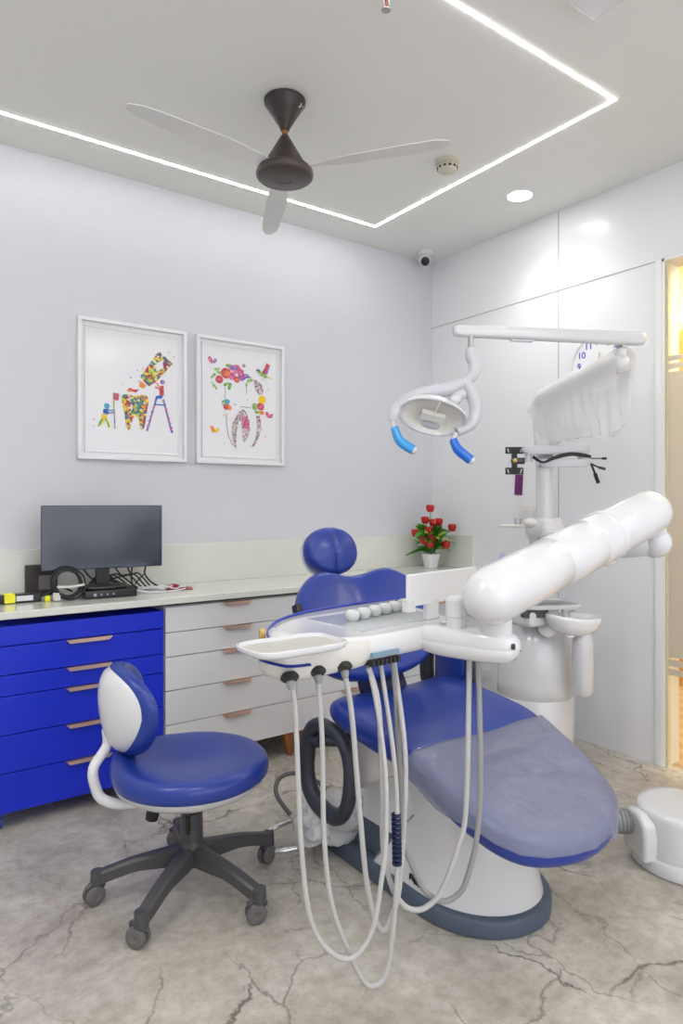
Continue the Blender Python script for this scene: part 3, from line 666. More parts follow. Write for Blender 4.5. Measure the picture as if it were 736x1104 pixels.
tag(obj('white_cables', b, 'white'), 'tangle of thin white cables on the worktop right of the monitor', 'cable', kind='stuff')
b = B(); b.loft([[(1.12, 2.89, CZ+.001), (1.235, 2.86, CZ+.001), (1.26, 2.93, CZ+.001), (1.16, 2.97, CZ+.001)], [(1.12, 2.89, CZ+.005), (1.235, 2.86, CZ+.003), (1.26, 2.93, CZ+.004), (1.16, 2.97, CZ+.018)]]); b.prism([(0, 0), (.09, .0), (.04, .022)], (1.13, 2.90, CZ+.005), (.97, -.1, 0), (0, 0, 1), (0, 1, 0), .03)
tag(obj('red_booklet', b, 'red'), 'dark red folded card lying on the worktop beside the white cables', 'card')

# potted flowers
fx, fy = 2.79, 2.955
t = thing('potted_flowers', 'small white pot of red flowers on the worktop in the room corner', 'potted plant', (fx, fy, CZ))
b = B(); prof = [(.030, 0), (.033, .002), (.037, .03), (.046, .070), (.050, .085)]
b.loft([[V3((fx+x_, fy+y_, CZ+h_)) for x_, y_ in se(r_, r_, 3.2, 32, ph=.4)] for r_, h_ in prof+[(.044, .085), (.040, .070)]]); obj('pot', b, 'pot', t)
rnd = random.Random(3)
b = B()
def leaf(b, p0, dr, L, w_, droop):
    dr = V3(dr).normalized(); sd = dr.cross(UP).normalized(); sd = (Matrix.Rotation(rnd.uniform(-1.1, 1.1), 3, dr) @ sd); rs = []
    for i in range(9):
        f = i/8; c0 = V3(p0)+dr*L*f+UP*(-droop*f*f); ww = w_*math.sin(PI*min(1, f*.92+.06))
        rs.append([c0-sd*ww+UP*.004, c0-UP*.002, c0+sd*ww+UP*.004, c0+UP*.0015])
    b.loft(rs)
for i in range(64):
    a = i*2.4; el = rnd.uniform(.0, 1.3); b.mi = 1 if i % 4 == 0 else 0
    L = rnd.uniform(.08, .15)
    leaf(b, (fx+.012*math.cos(a), fy+.012*math.sin(a), CZ+.085+rnd.uniform(0, .13)), (math.cos(a)*math.cos(el), math.sin(a)*math.cos(el), math.sin(el)), L, rnd.uniform(.014, .024), rnd.uniform(.01, .05))
obj('foliage', b, ['leaf', 'leaf2'], t)
b = B()
fl = [(-.095, -.02, .215), (-.045, -.03, .170), (.0, -.04, .185), (-.035, 0, .290), (.012, -.01, .275), (.045, -.01, .280), (-.005, .0, .360), (.125, -.01, .245), (.085, -.03, .145), (-.02, -.04, .23), (-.01, -.045, .15)]
for (l_, d_, h_) in fl: b.tube([(fx, fy, CZ+.08), V3((fx, fy, CZ+.08))+Rr*l_*.4+UP*h_*.3, V3((fx, fy, CZ))+Rr*l_*.9+D*d_+UP*(h_-.01)], .002, 5)
obj('stem', b, 'leaf', t)
for k, (l_, d_, h_) in enumerate(fl):
    c0 = V3((fx, fy, CZ))+Rr*l_+D*d_+UP*h_; b = B()
    for ring, (rad, cnt, sz) in enumerate(((.005, 3, .021), (.012, 5, .025), (.017, 6, .024))):
        for j in range(cnt):
            a = 2*PI*j/cnt+ring*.5+k; cc = c0+V3((rad*math.cos(a), rad*math.sin(a), -.003*ring)); n_ = V3((math.cos(a), math.sin(a), -.25))
            R_ = n_.to_track_quat('X', 'Z').to_matrix(); b.ball(cc, (.006, sz*.62, sz*.95), 8, 6, R_)
    b.spin(c0-UP*.024, UP, [(.003, 0), (.010, .012), (.012, .02)], 8)
    if k in (1, 4, 9): b.mi = 1; b.ball(c0-D*.018+Rr*.006, (.006, .006, .012), 8, 6)
    obj('flower', b, ['rose', 'rose2'], t)

# ------------------------------------------------------------------ operator stool
sx, sy = .84, 1.955
t = thing('operator_stool', 'round blue padded stool with white shell and grey five-star base on casters', 'stool', (sx, sy, 0))
b = B(); hx, hy = sx+.0, sy+.0
for a in (158, 218, 290, 2, 76):
    A_ = math.radians(a); u = V3((math.cos(A_), math.sin(A_), 0)); v = V3((-math.sin(A_), math.cos(A_), 0)); rs = []
    for f in [i/8 for i in range(9)]:
        L = .02+f*.262; zt = interp(f, [0, .15, .6, .9, 1], [.150, .140, .122, .100, .092]); th = interp(f, [0, .5, 1], [.055, .036, .034]); wd = interp(f, [0, .5, .9, 1], [.027, .021, .020, .017])
        c0 = V3((hx, hy, zt))+u*L
        rs.append([c0+v*wd*.55, c0+v*wd*.95-UP*.007, c0+v*wd-UP*th, c0-v*wd-UP*th, c0-v*wd*.95-UP*.007, c0-v*wd*.55])
    b.loft(rs); e_ = V3((hx, hy, 0))+u*.275; b.cyl(e_+UP*.056, e_+UP*.096, .021, .019, 16)
b.spin((hx, hy, .085), UP, [(.036, 0), (.042, .01), (.042, .05), (.034, .075)]); obj('star_base', b, 'darkgrey', t)
for i, a in enumerate((158, 218, 290, 2, 76)):
    A_ = math.radians(a); e_ = V3((hx, hy, 0))+V3((math.cos(A_), math.sin(A_), 0))*.275
    sw = (100, 35, 75, 120, 30)[i]; S_ = math.radians(sw); ax = V3((math.cos(S_), math.sin(S_), 0)); fw = V3((-math.sin(S_), math.cos(S_), 0)); c0 = e_+fw*.010+UP*.029
    b = B()
    for k in (-1, 1): b.spin(c0+ax*k*.005, ax*k, [(.029, 0), (.029, .011), (.026, .015), (.012, .017), (.010, .0155)], 24)
    wh = obj('caster', b, 'caster', t)
    b = B(); b.cyl(e_+UP*.04, e_+UP*.075, .008, n=10); b.tube([c0+fw*.032*math.cos(q)+UP*.032*math.sin(q) for q in (2.6, 2.0, 1.4, .8)], .009, 8, k=3, flat=1.2); obj('caster_fork', b, 'darkgrey', wh)
b = B(); b.cyl((hx, hy, .15), (hx, hy, .245), .035, .033, 28); b.cyl((hx, hy, .245), (hx, hy, .262), .025, n=24); obj('gas_lift_cover', b, 'darkgrey', t)
b = B(); b.cyl((hx, hy, .255), (hx, hy, .33), .016, n=20); obj('gas_cylinder', b, 'steel', t)
SZ = .325
sc_ = V3((sx-.005, sy-.005, SZ))
b = B(); b.pillow(se(.228, .228, 2.0, 56), [(0, -.045), (.25, -.045), (.45, -.036), (.70, -.014), (.88, .006), (.97, .022), (1.0, .036), (.96, .038), (0, .038)], sc_, Rr, D); obj('seat_shell', b, 'white', t)
def sfn(a, c, h):
    r2 = (a*a+c*c)
    if h > .04: h += .35*max(0, -a-.06)*max(0, -a-.06)*4*.5 + .0
    h -= (.020*math.exp(-r2/(.13**2))) if h > .055 else 0
    return a, c, h
b = B(); b.pillow(se(.238, .236, 2.0, 64), [(0, .034), (.9, .034), (.96, .036), (.992, .044), (1.0, .056), (.995, .070), (.975, .082), (.94, .091), (.88, .096), (.8, .097), (.7, .096), (.58, .095), (.45, .094), (.3, .093), (.15, .092), (0, .092)], sc_, Rr, D, fn=sfn); obj('seat_pad', b, 'blue', t)
b = B(); lv = V3((sx, sy, 0)); b.tube([lv+UP*.30, lv-Rr*.06-D*.05+UP*.295, lv-Rr*.115-D*.02+UP*.285], .008, 8); b.cyl(lv-Rr*.105-D*.02+UP*.290, lv-Rr*.118-D*.02+UP*.228, .021, .019, 16); obj('tilt_knob', b, 'blackmat', t)
b = B(); b.tube([lv-D*.03+UP*.29, lv-D*.05+UP*.25], .005, 8); b.tube([lv-D*.05+UP*.25, lv-D*.052+UP*.20], .010, 10, flat=.7); obj('height_lever', b, 'black', t)
# backrest: faces the seat, bowed around the sitter
bo = V3((.630, 2.075, .565)); bN = (Rr*.90+D*.40+UP*-.05).normalized(); bU = (D*.90-Rr*.40).normalized(); bV = (UP*.985-Rr*.12).normalized()
def bfn(a, c, h): return a, c, h+3.4*a*a+.3*c*c
ol = se(.150, .138, 2.25, 56)
ol = [(a*(1+.12*(c/.14)), c) for a, c in ol]
b = B(); b.pillow(ol, [(0, 0), (.3, -.002), (.6, 0), (.85, .003), (.96, .010), (1.0, .022), (1.0, .036), (.985, .046), (.93, .054), (.8, .058), (.6, .058), (.4, .056), (.2, .055), (0, .055)], bo, bU, bV, bN, fn=bfn); obj('backrest_pad', b, 'blue', t)
ol2 = [(a*.93*(1-.10*max(0, -c/.14)), c*.93) for a, c in ol]
b = B(); b.pillow(ol2, [(0, -.036), (.3, -.034), (.55, -.030), (.75, -.022), (.9, -.011), (.98, .003), (1.0, .012), (.9, .012), (.5, .006), (0, .003)], bo, bU, bV, bN, fn=bfn); obj('backrest_shell', b, 'white', t)
p0 = bo-bV*.09-bN*.022
b = B(); b.tube([p0+UP*.03, p0-UP*.02, (.570, 2.044, .41), (.575, 2.040, .352), (.592, 2.026, .318), (.640, 2.000, .300), (.71, 1.99, .297), (sx-.05, sy+.03, .300)], .0155, 14); obj('backrest_stem', b, 'white', t)

# ------------------------------------------------------------------ dental chair
cx0 = 1.53
t = thing('dental_chair', 'blue upholstered dental patient chair with white pedestal and headrest', 'dental chair', (cx0, 1.55, 0))
chair = t
# base plinth
def dring(hw, yf, yr, z, n=26, rear=3, xc=cx0+.005, yc_=None):
    L = .26 if yc_ is None else yc_; o = []
    for i in range(n+1):
        a = PI*i/n; o.append(V3((xc+hw*math.cos(a), yf+L-L*abs(math.sin(a))**.9*1.0, z)))
    r_ = .02
    o += [V3((xc-hw, yr-r_, z)), V3((xc-hw+r_, yr, z)), V3((xc+hw-r_, yr, z)), V3((xc+hw, yr-r_, z))]
    return o
b = B(); b.loft([dring(.212, 1.208, 2.02, 0), dring(.218, 1.203, 2.03, .004), dring(.218, 1.203, 2.03, .040), dring(.210, 1.212, 2.02, .052), dring(.19, 1.235, 1.99, .054)])
plate = B(); obj('base_plinth', b, 'slate', t, ang=50)
b = B(); b.loft([[(cx0-.17, 1.62, .05), (cx0+.17, 1.62, .05), (cx0+.17, 1.98, .05), (cx0-.17, 1.98, .05)], [(cx0-.15, 1.62, .15), (cx0+.15, 1.62, .15), (cx0+.15, 1.86, .15), (cx0-.15, 1.86, .15)]]); obj('pedestal_riser', b, 'slate', t, bevel=.012)
# white boot
rs = []
for i in range(13):
    z = .052+i/12*.40; f = i/12
    rs.append(dring(.198-.030*f-.012*math.sin(PI*f), 1.225+.11*f+.03*f*f, 1.70-.36*min(1, f*.9), z, yc_=.25-.03*f))
b = B(); b.loft(rs); obj('pedestal_boot', b, 'white', t, ang=45)
# small emblem blocks on the boot flank
b = B()
for k, (y_, z_) in enumerate(((1.500, .083), (1.481, .079), (1.462, .076))):
    xx = cx0+.005-.1985
    for dy, dz, sy_, sz_ in ((-.006, 0, .003, .018), (.006, 0, .003, .018), (0, .0075, .014, .003), (0, -.0005, .014, .003)) if k != 1 else ((-.005, 0, .003, .018), (.0, .0, .003, .018), (.006, .0, .003, .018), (0, -.0075, .014, .003)):
        b.box((xx, y_+dy, z_+dz), (.004, sy_, sz_))
obj('emblem', b, 'armgrey', t, smooth=False)
# upper lift cover + wedge shroud
b = B(); b.prism([(1.80, .10), (1.52, .10), (1.42, .30), (1.42, .44), (1.80, .44)], (cx0-.150, 0, 0), (0, 1, 0), (0, 0, 1), (1, 0, 0), .30); obj('lift_arm_cover', b, 'whitem', t, bevel=.012)
b = B(); b.prism([(1.765, .262), (1.745, .262), (1.40, .462), (1.40, .49), (1.83, .49), (1.83, .41)], (cx0-.205, 0, 0), (0, 1, 0), (0, 0, 1), (1, 0, 0), .41); obj('seat_carriage', b, 'cream', t, bevel=.010)
# seat
half = [(0, 1.835), (.10, 1.835), (.18, 1.832), (.25, 1.822), (.285, 1.79), (.295, 1.70), (.296, 1.58), (.293, 1.50), (.288, 1.42), (.283, 1.34), (.278, 1.27), (.262, 1.20), (.240, 1.134), (.203, 1.084), (.145, 1.050), (.075, 1.030), (0, 1.022)]
seat_ol = [(x_, y_) for x_, y_ in half]+[(-x_, y_) for x_, y_ in half[-2:0:-1]]
seat_ol = [(p.x, p.y) for p in cm([(a, c, 0) for a, c in seat_ol], 3, True)]
ZT = ([1.0, 1.08, 1.16, 1.24, 1.32, 1.38, 1.43, 1.48, 1.55, 1.65, 1.75], [.262, .287, .316, .349, .387, .415, .434, .445, .452, .462, .480])
def seatfn(a, c, h): return a, c, h+interp(c, *ZT)-.012*math.exp(-(a/.16)**2)*(1 if h > .05 else 0)*(1 if c > 1.3 else .4)
b = B(); b.pillow(seat_ol, padprof(.075, inset=.07, crown=.008), (cx0, 0, 0), (1, 0, 0), (0, 1, 0), (0, 0, 1), fn=seatfn, c=(0, 1.40)); obj('seat', b, 'blue', t, ang=60)
b = B(); b.pillow([(a*.9, 1.38+(c-1.38)*.93) for a, c in seat_ol], [(0, -.022), (.85, -.022), (.95, -.015), (1, .004), (0, .004)], (cx0, 0, 0), (1, 0, 0), (0, 1, 0), (0, 0, 1), fn=lambda a, c, h: (a, c, h+interp(c, *ZT)), c=(0, 1.40)); obj('seat_pan', b, 'whitem', t, ang=60)
# protective film over the leg end
half2 = [(0, 1.415), (.15, 1.412), (.29, 1.405)]+[(x_+.004, y_-.002) for x_, y_ in half[9:]]
half2[-1] = (0, 1.017)
ol = [(x_, y_) for x_, y_ in half2]+[(-x_, y_) for x_, y_ in half2[-2:0:-1]]
ol = [(ol[i][0]+(ol[(i+1) % len(ol)][0]-ol[i][0])*j/4, ol[i][1]+(ol[(i+1) % len(ol)][1]-ol[i][1])*j/4) for i in range(len(ol)) for j in range(4)]
from mathutils import noise
def covfn(a, c, h):
    low = .5 if (c < 1.17) else 0
    z0 = interp(c, *ZT)-.012*math.exp(-(a/.16)**2)*(.4 if c <= 1.3 else 1)*(1 if h > .06 else 0)
    n_ = noise.noise(V3((a*9, c*16, 1)))*.006+noise.noise(V3((a*26, c*34, 4)))*.0035
    if h < .04:
        e = max(0, min(1, (1.30-c)/.12)); h = h+(.050-h)*e*(.85 if a < .10 else .05)
        return a*1.006, c, h+z0
    return a, c, h+z0+max(-.003, n_)+.004
b = B(); b.pillow(ol, [(1.006, .008), (1.013, .030), (1.013, .048), (1.003, .066), (.98, .078), (.94, .084), (.88, .086), (.8, .087), (.72, .088), (.64, .088), (.56, .088), (.48, .088), (.4, .088), (.32, .088), (.24, .088), (.16, .088), (.08, .088), (0, .088)], (cx0, 0, 0), (1, 0, 0), (0, 1, 0), (0, 0, 1), fn=covfn, c=(0, 1.22)); obj('foot_end_cover', b, 'cover', t, ang=80)['label'] = 'lilac translucent protective cover'
# backrest
bt = V3((0, .19, .36)).normalized(); bn = V3((0, -bt.z, bt.y))
bk = [(0, .176), (.05, .180), (.10, .189), (.15, .192), (.20, .172), (.25, .128), (.284, .070), (.298, .005), (.292, -.06), (.262, -.11), (.225, -.155), (.16, -.188), (.08, -.202), (0, -.205)]
bol = bk+[(-x_, y_) for x_, y_ in bk[-2:0:-1]]; bol = [(p.x, p.y) for p in cm([(a, c, 0) for a, c in bol], 3, True)]
BO = V3((1.470, 1.93, .752))
b = B(); b.pillow(bol, padprof(.072, inset=.10, crown=.010), BO, (1, 0, 0), bt, bn, fn=lambda a, c, h: (a, c, h+.35*a*a-.010*math.exp(-(a/.07)**2)), c=(0, 0)); obj('backrest', b, 'blue', t, ang=60)
b = B(); b.pillow([(a*.96, c*.96) for a, c in bol], [(0, -.045), (.5, -.04), (.8, -.03), (.95, -.015), (1, .004), (0, .004)], BO, (1, 0, 0), bt, bn, fn=lambda a, c, h: (a, c, h+.35*a*a), c=(0, 0)); obj('backrest_shell', b, 'white', t, ang=60)
b = B(); b.loft([[V3((cx0+a, y_, z_)) for a, y_, z_ in ((-w_, 1.80+dy, z0), (w_, 1.80+dy, z0), (w_, 1.90+dy, z0), (-w_, 1.90+dy, z0))] for w_, dy, z0 in ((.08, -.06, .42), (.08, .0, .50), (.075, .05, .60), (.07, .10, .68))]); obj('backrest_bracket', b, 'navy', t, bevel=.01)
# headrest
ho = V3((1.464, 2.135, .998)); ht = V3((0, .26, .96)).normalized(); hn = V3((-.10, -ht.z, ht.y)).normalized(); hu = ht.cross(hn)*-1; hu = V3((1, -.10, 0)).normalized()
b = B(); b.pillow(se(.108, .092, 2.15, 48), padprof(.075, inset=.16, crown=.012), ho, hu, ht, hn, fn=lambda a, c, h: (a, c, h-(.009*math.exp(-(a/.006)**2) if h > .06 else 0)), c=(0, 0))
hr = obj('headrest', b, 'blue', t, ang=60)
b = B(); b.pillow(se(.108, .092, 2.15, 48), [(0, -.03), (.5, -.028), (.85, -.018), (.98, -.004), (.97, .006), (0, .006)], ho-ht*.004, hu, ht, hn); obj('headrest_shell', b, 'white', hr)
b = B(); b.tube([ho-hn*.03, ho-hn*.045-ht*.08, BO+bt*.17-bn*.03, BO+bt*.05-bn*.035], .018, 12, flat=.5); b.box(ho-ht*.085+hn*.012, (.05, .03, .022)); obj('headrest_post', b, 'black', t)
# armrests
def arm(x_, yc_, zc_, ry, rz_, tilt=0):
    pts = []
    for p in se(ry, rz_, 2.5, 26):
        y_, z_ = p; pts.append((x_, yc_+y_*math.cos(tilt)-z_*math.sin(tilt), zc_+y_*math.sin(tilt)+z_*math.cos(tilt)))
    return pts
b = B(); b.tube(arm(1.258, 1.823, .315, .125, .140, .12), .023, 14, k=2, closed=True, flat=1.25); ar = obj('armrest', b, 'armgrey', t)
b = B(); b.tube([(1.262, 1.93, .395), (1.262, 1.89, .39), (1.262, 1.86, .40)], .021, 10); b.tube([(1.262, 1.85, .405), (1.31, 1.80, .41), (1.40, 1.77, .43)], .020, 12); obj('armrest_hinge', b, 'armgrey', ar)
b = B(); b.tube(arm(1.826, 1.833, .560, .125, .140, 0), .023, 14, k=2, closed=True, flat=1.25); ar = obj('armrest', b, 'armgrey', t)
b = B(); b.box((1.835, 1.833, .545), (.035, .155, .15), bev=.012); obj('armrest_pad', b, 'blue', ar)
b = B(); b.tube([(1.80, 1.78, .43), (1.815, 1.80, .43), (1.825, 1.82, .425)], .02, 10); b.box((1.775, 1.77, .44), (.05, .05, .05)); obj('armrest_hinge', b, 'armgrey', ar)
b = B(); b.box((1.182, 1.886, .836), (.022, .035, .045), rot=Matrix.Rotation(-.4, 3, 'X'), bev=.004); obj('side_clip', b, 'black', t)

# wrapped foot pedal
t = thing('foot_pedal', 'foot control wrapped in crinkled clear plastic beside the chair base', 'foot pedal', (1.27, 1.93, 0))
b = B(); b.spin((1.30, 1.915, .056), UP, [(.060, 0), (.062, .01), (.055, .03), (.05, .04), (.01, .045)]); obj('pedal_body', b, 'steel', t)
b = B(); b.tube([(1.20, 1.92, .035), (1.14, 1.95, .030), (1.115, 2.00, .032), (1.145, 2.05, .036), (1.20, 2.06, .05), (1.25, 2.02, .075)], .009, 10); obj('chrome_loop', b, 'chrome', t)
bm = bmesh.new(); bmesh.ops.create_icosphere(bm, subdivisions=5, radius=1)
for v in bm.verts:
    p = v.co.copy(); n_ = noise.noise(p*1.9+V3((5, 1, 2)))*.34+noise.noise(p*4.2)*.14+noise.noise(p*9)*.045
    q = p*(1+n_); v.co = V3((1.325+q.x*.115, 1.905+q.y*.105, max(.057 if 1.325+q.x*.115 > 1.30 else .003, .105+q.z*.078)))
b = B(); b.bm.free(); b.bm = bm; obj('plastic_wrap', b, 'film', t)
b = B(); b.tube([(1.235, 2.02, .10), (1.22, 2.09, .15), (1.25, 2.12, .19), (1.31, 2.10, .20), (1.38, 2.03, .16), (1.40, 1.99, .06)], .008, 10); tag(obj('pedal_cable', b, 'caster'), 'grey cable arching behind the drooping armrest to the chair base', 'cable')

# ------------------------------------------------------------------ dental unit column with pole, tray, bowl
ux, uy = 2.600, 2.045
t = thing('cuspidor_unit', 'white bullet-shaped dental unit column with spittoon and round pole', 'dental unit', (ux, uy, 0))
b = B(); b.spin((ux, uy, 0), UP, [(.172, 0), (.176, .006), (.176, .296), (.173, .299), (.176, .302), (.175, .36), (.170, .44), (.158, .52), (.138, .58), (.112, .625), (.09, .65), (.05, .660)], 48); obj('column_shell', b, 'white', t, ang=60)
b = B(); b.cyl((2.650, 2.030, .62), (2.650, 2.030, 1.655), .040, n=32); obj('pole', b, 'white', t)
b = B(); b.cyl((2.650, 2.030, .64), (2.650, 2.030, 1.03), .055, .052, 28); b.cyl((2.650, 2.030, .99), (2.650, 2.030, 1.055), .068, .070, 28); obj('pole_collar', b, 'white', t)
# swivel bracket tray
tr = V3((2.505, 1.915, .728)); tu = (Rr*.98+D*.2).normalized(); td = V3((-tu.y, tu.x, 0))
b = B(); b.pillow(se(.135, .10, 6, 40), [(0, 0), (.96, 0), (1, .012), (1, .018), (.93, .018), (.92, .008), (0, .008)], tr, tu, td); ty = obj('side_tray', b, 'white', t, ang=50)
b = B(); b.box(tr+UP*.012, (.20, .14, .006), rz=math.atan2(tu.y, tu.x)); b.tube([tr-tu*.09+UP*.02, tr+tu*.05+UP*.022-td*.03], .004, 6); b.tube([tr-tu*.06+UP*.02+td*.02, tr+tu*.07+UP*.022], .004, 6); obj('tray_insert', b, 'steel', ty)
b = B(); b.box(tr-tu*.03+V3((0, .04, -.045)), (.20, .16, .075), bev=.02); obj('unit_head', b, 'white', t)
b = B(); b.box(tr-tu*.075-td*.04-UP*.022, (.11, .05, .035), rz=math.atan2(tu.y, tu.x)); obj('control_slot', b, 'darkgrey', t)
# bowl
bw = V3((2.560, 1.812, .66)); 
b = B(); b.pillow(se(.128, .085, 2.4, 40), [(0, -.052), (.4, -.050), (.7, -.040), (.9, -.015), (1.0, .012), (1.0, .022), (.96, .030), (.90, .028), (.8, .005), (.5, -.015), (0, -.02)], bw, tu, td, fn=lambda a, c, h: (a, c, h+.02*(a < 0)*abs(a)/.12)); bo_ = obj('spittoon_bowl', b, 'bowlin', t, ang=60)
b = B(); b.tube([bw-tu*.02+td*.04+UP*.02, bw-tu*.02+td*.04+UP*.055, bw-tu*.035+td*.02+UP*.062, bw-tu*.045+td*.01+UP*.045], .0045, 8); b.tube([bw+tu*.01+td*.04+UP*.02, bw+tu*.01+td*.04+UP*.045, bw+tu*.022+td*.02+UP*.05], .004, 8); obj('water_spout', b, 'chrome', bo_)
b = B(); b.box(bw-tu*.04-UP*.043+td*(-.055), (.03, .012, .008), rz=-.6); b.tube([bw-tu*.09+td*.05-UP*.02, (ux-.01, uy-.10, .60)], .045, 14, smooth=False); obj('bowl_bracket', b, ['white'], t)
b = B(); c_ = V3((2.597, 1.785, 0)); b.spin(c_, UP, [(.008, .335), (.030, .34), (.040, .352), (.044, .37), (.045, .44), (.0455, .55), (.043, .59), (.038, .600), (.036, .625)], 28); obj('filter_canister', b, 'white', t, ang=60)
# assistant instrument holder
b = B(); a0, a1, a2 = V3((2.428, 2.113, 1.083)), V3((2.52, 2.07, 1.083)), V3((2.600, 2.045, 1.098)); b.tube([a0, a0*.5+a1*.5, a1, a2], [.010, .016, .018, .022], 12, flat=.5, up=(0, 0, 1)); b.ball(V3((2.565, 2.045, 1.097)), (.04, .035, .024)); ah = obj('instrument_holder', b, 'cream', t)
b = B()
for p in ((2.498, 2.074, 1.09), (2.516, 2.061, 1.09)): b.cyl(p, (p[0], p[1], p[2]+.03), .006, n=10)
obj('holder_pin', b, 'steel', ah)
# water bottle
t = thing('water_bottle', 'pale blue translucent bottle with cap standing behind the big white arm', 'bottle', (2.520, 2.155, .68))
b = B(); b.spin((2.520, 2.155, .68), UP, [(.034, 0), (.037, .008), (.037, .20), (.033, .235), (.026, .256), (.022, .262)], 28); obj('bottle_body', b, 'bottle', t)
b = B(); b.spin((2.520, 2.155, .68), UP, [(.024, .26), (.024, .270), (.010, .272), (.006, .278)], 24); obj('bottle_cap', b, 'lampgrey', t)
b = B(); b.tube([(2.520, 2.155, .955), (2.55, 2.14, .962), (2.60, 2.10, .92), (2.63, 2.07, .90)], .0022, 6); obj('bottle_tube', b, 'lampgrey', t)
b = B(); b.box((2.54, 2.13, .66), (.14, .10, .04), bev=.01); b2_ = obj('bottle_shelf', b, 'white', bpy.data.objects['cuspidor_unit'])
# film around pole base
b = B(); rs = []
for i in range(15):
    f = i/14; z = .99+f*.13; r_ = .050+.038*math.sin(min(1, f*1.15)*PI*.8)+.006*f
    rs.append([V3((2.650+(r_+.010*noise.noise(V3((math.cos(a)*2.5, math.sin(a)*2.5, f*3))))*math.cos(a), 2.030+(r_+.010*noise.noise(V3((math.cos(a)*2.5+7, math.sin(a)*2.5, f*3))))*math.sin(a), z)) for a in [2*PI*j/30 for j in range(30)]])
b.loft(rs, caps=False); tag(obj('plastic_wrap', b, 'film'), 'crinkled clear plastic gathered around the collar of the round pole', 'plastic wrap')

# ------------------------------------------------------------------ monitor bracket on pole
t = thing('monitor_arm', 'empty white folded monitor arm with black mounting plate on the pole', 'monitor arm', (2.62, 1.97, 1.40))
b0, b1 = V3((2.530, 2.040, 1.432)), V3((2.765, 1.870, 1.432)); bd_ = (b1-b0).normalized(); bp = V3((-bd_.y, bd_.x, 0))
def bar(z, s0, s1, h, w_):
    b = B(); p0, p1 = b0+bd_*s0, b0+bd_*s1; L = (p1-p0).length; c0 = (p0+p1)/2; c0.z = z
    b.pillow(se(L/2, w_, 5, 40), [(0, -h/2), (.9, -h/2), (1, -h/4), (1, h/4), (.97, h/2*.9), (.88, h/2), (0, h/2)], c0, bd_, bp); return b
obj('upper_bar', bar(1.436, -.02, .292, .040, .030), 'lampgrey', t); obj('lower_bar', bar(1.376, .055, .292, .038, .030), 'lampgrey', t)
b = B(); b.cyl((b1.x-.02, b1.y+.015, 1.36), (b1.x-.02, b1.y+.015, 1.45), .024, n=20); obj('pivot', b, 'lampgrey', t)
b = B(); b.cyl(b0+bd_*.01-UP*.01, b0+bd_*.01-UP*.052, .017, n=16); obj('plate_pivot', b, 'lampgrey', t)
b = B(); b.box((2.632, 2.005, 1.40), (.03, .05, .04)); obj('pole_clamp', b, 'lampgrey', t)
b = B(); vo = b0-bd_*.055-UP*.045
for dz in (.048, -.048):
    for s_ in (-.0,): b.box(vo+UP*dz, (.084, .006, .032), rz=math.atan2(bd_.y, bd_.x))
b.box(vo, (.026, .006, .10), rz=math.atan2(bd_.y, bd_.x)); vp = obj('mounting_plate', b, 'blackmat', t, bevel=.002)
b = B()
for dz in (.048, -.048):
    for s_ in (-1, 1): c_ = vo+bd_*s_*.030+UP*dz-bp*.0035; b.tube([c_-UP*.009-bd_*s_*.003, c_+UP*.009+bd_*s_*.003], .0022, 6, smooth=False)
obj('slot', b, 'white', vp)
b = B(); b.cyl(vo-bp*.006, vo+bp*.02, .013, n=16); b.tube([vo+bp*.015, vo+bp*.02+bd_*.05], .016, 10, smooth=False); obj('tilt_joint', b, 'darkgrey', t)
b = B(); b.ball(vo-bp*.010, (.011, .011, .011)); obj('adjusting_knob', b, 'gold', t)
b = B()
for k in range(3):
    o_ = -bp*(.035+k*.003)+UP*(.004*k)
    b.tube([b0+bd_*.02+UP*(-.032)+o_, b0+bd_*.065+UP*(-.055-.004*k)+o_*1.1, b0+bd_*.12+UP*(-.038)+o_*1.1, b0+bd_*.19+UP*(-.022)+o_*1.1, b0+bd_*.25+UP*(-.026)+o_, b0+bd_*.29+UP*(-.03)+o_*.6], .0045, 8)
b.tube([b1+UP*-.06-bp*.03, b1+bd_*.03+UP*-.075-bp*.03, b1+bd_*.06+UP*-.085-bp*.03], .004, 8); b.tube([b1+bd_*.035+UP*-.078-bp*.03, b1+bd_*.065+UP*-.085-bp*.03], .009, 8, flat=.6)
b.tube([b1+UP*-.06-bp*.03, b1+bd_*.012+UP*-.09-bp*.03, b1+bd_*.02+UP*-.11-bp*.03], .005, 8); b.tube([b1+bd_*.018+UP*-.105-bp*.03, b1+bd_*.034+UP*-.150-bp*.03], .013, 8, flat=.7)
b.tube([b1+UP*-.035-bp*.02, b1+bd_*.06+UP*-.036-bp*.02], .0028, 6); b.cyl(b1+bd_*.055+UP*-.036-bp*.02, b1+bd_*.075+UP*-.036-bp*.02, .006, n=10)
tag(obj('black_cables', b, 'black'), 'black cables with loose plugs threaded through the monitor arm', 'cable')

# ------------------------------------------------------------------ operating lamp
t = thing('operating_lamp', 'white dental lamp with two blue handles on a long horizontal arm', 'lamp', (2.650, 2.030, 1.66))
PA, PB = V3((2.650, 2.030, 1.662)), V3((2.470, 1.530, 1.748))
b = B(); b.cyl(PA-UP*.03, PA+UP*.03, .043, n=24); b.ball(PA+UP*.02, .043); b.tube([PA+UP*.02, PA*.5+PB*.5+UP*.01, PB], [.042, .036, .034], 16); b.ball(PB, .040); b.tube([PB, PB+UP*.055], .027, 16, smooth=False); obj('spring_arm', b, 'white', t)
b = B(); b.cyl(PB+UP*.05, PB+UP*.085, .012, n=16); obj('joint_pin', b, 'steel', t)
b = B(); e0, e1 = V3((2.530, 1.462, 1.840)), V3((1.800, 1.786, 1.832)); ax = (e1-e0).normalized(); sd = UP.cross(ax).normalized()
rs = []
Lg = (e1-e0).length
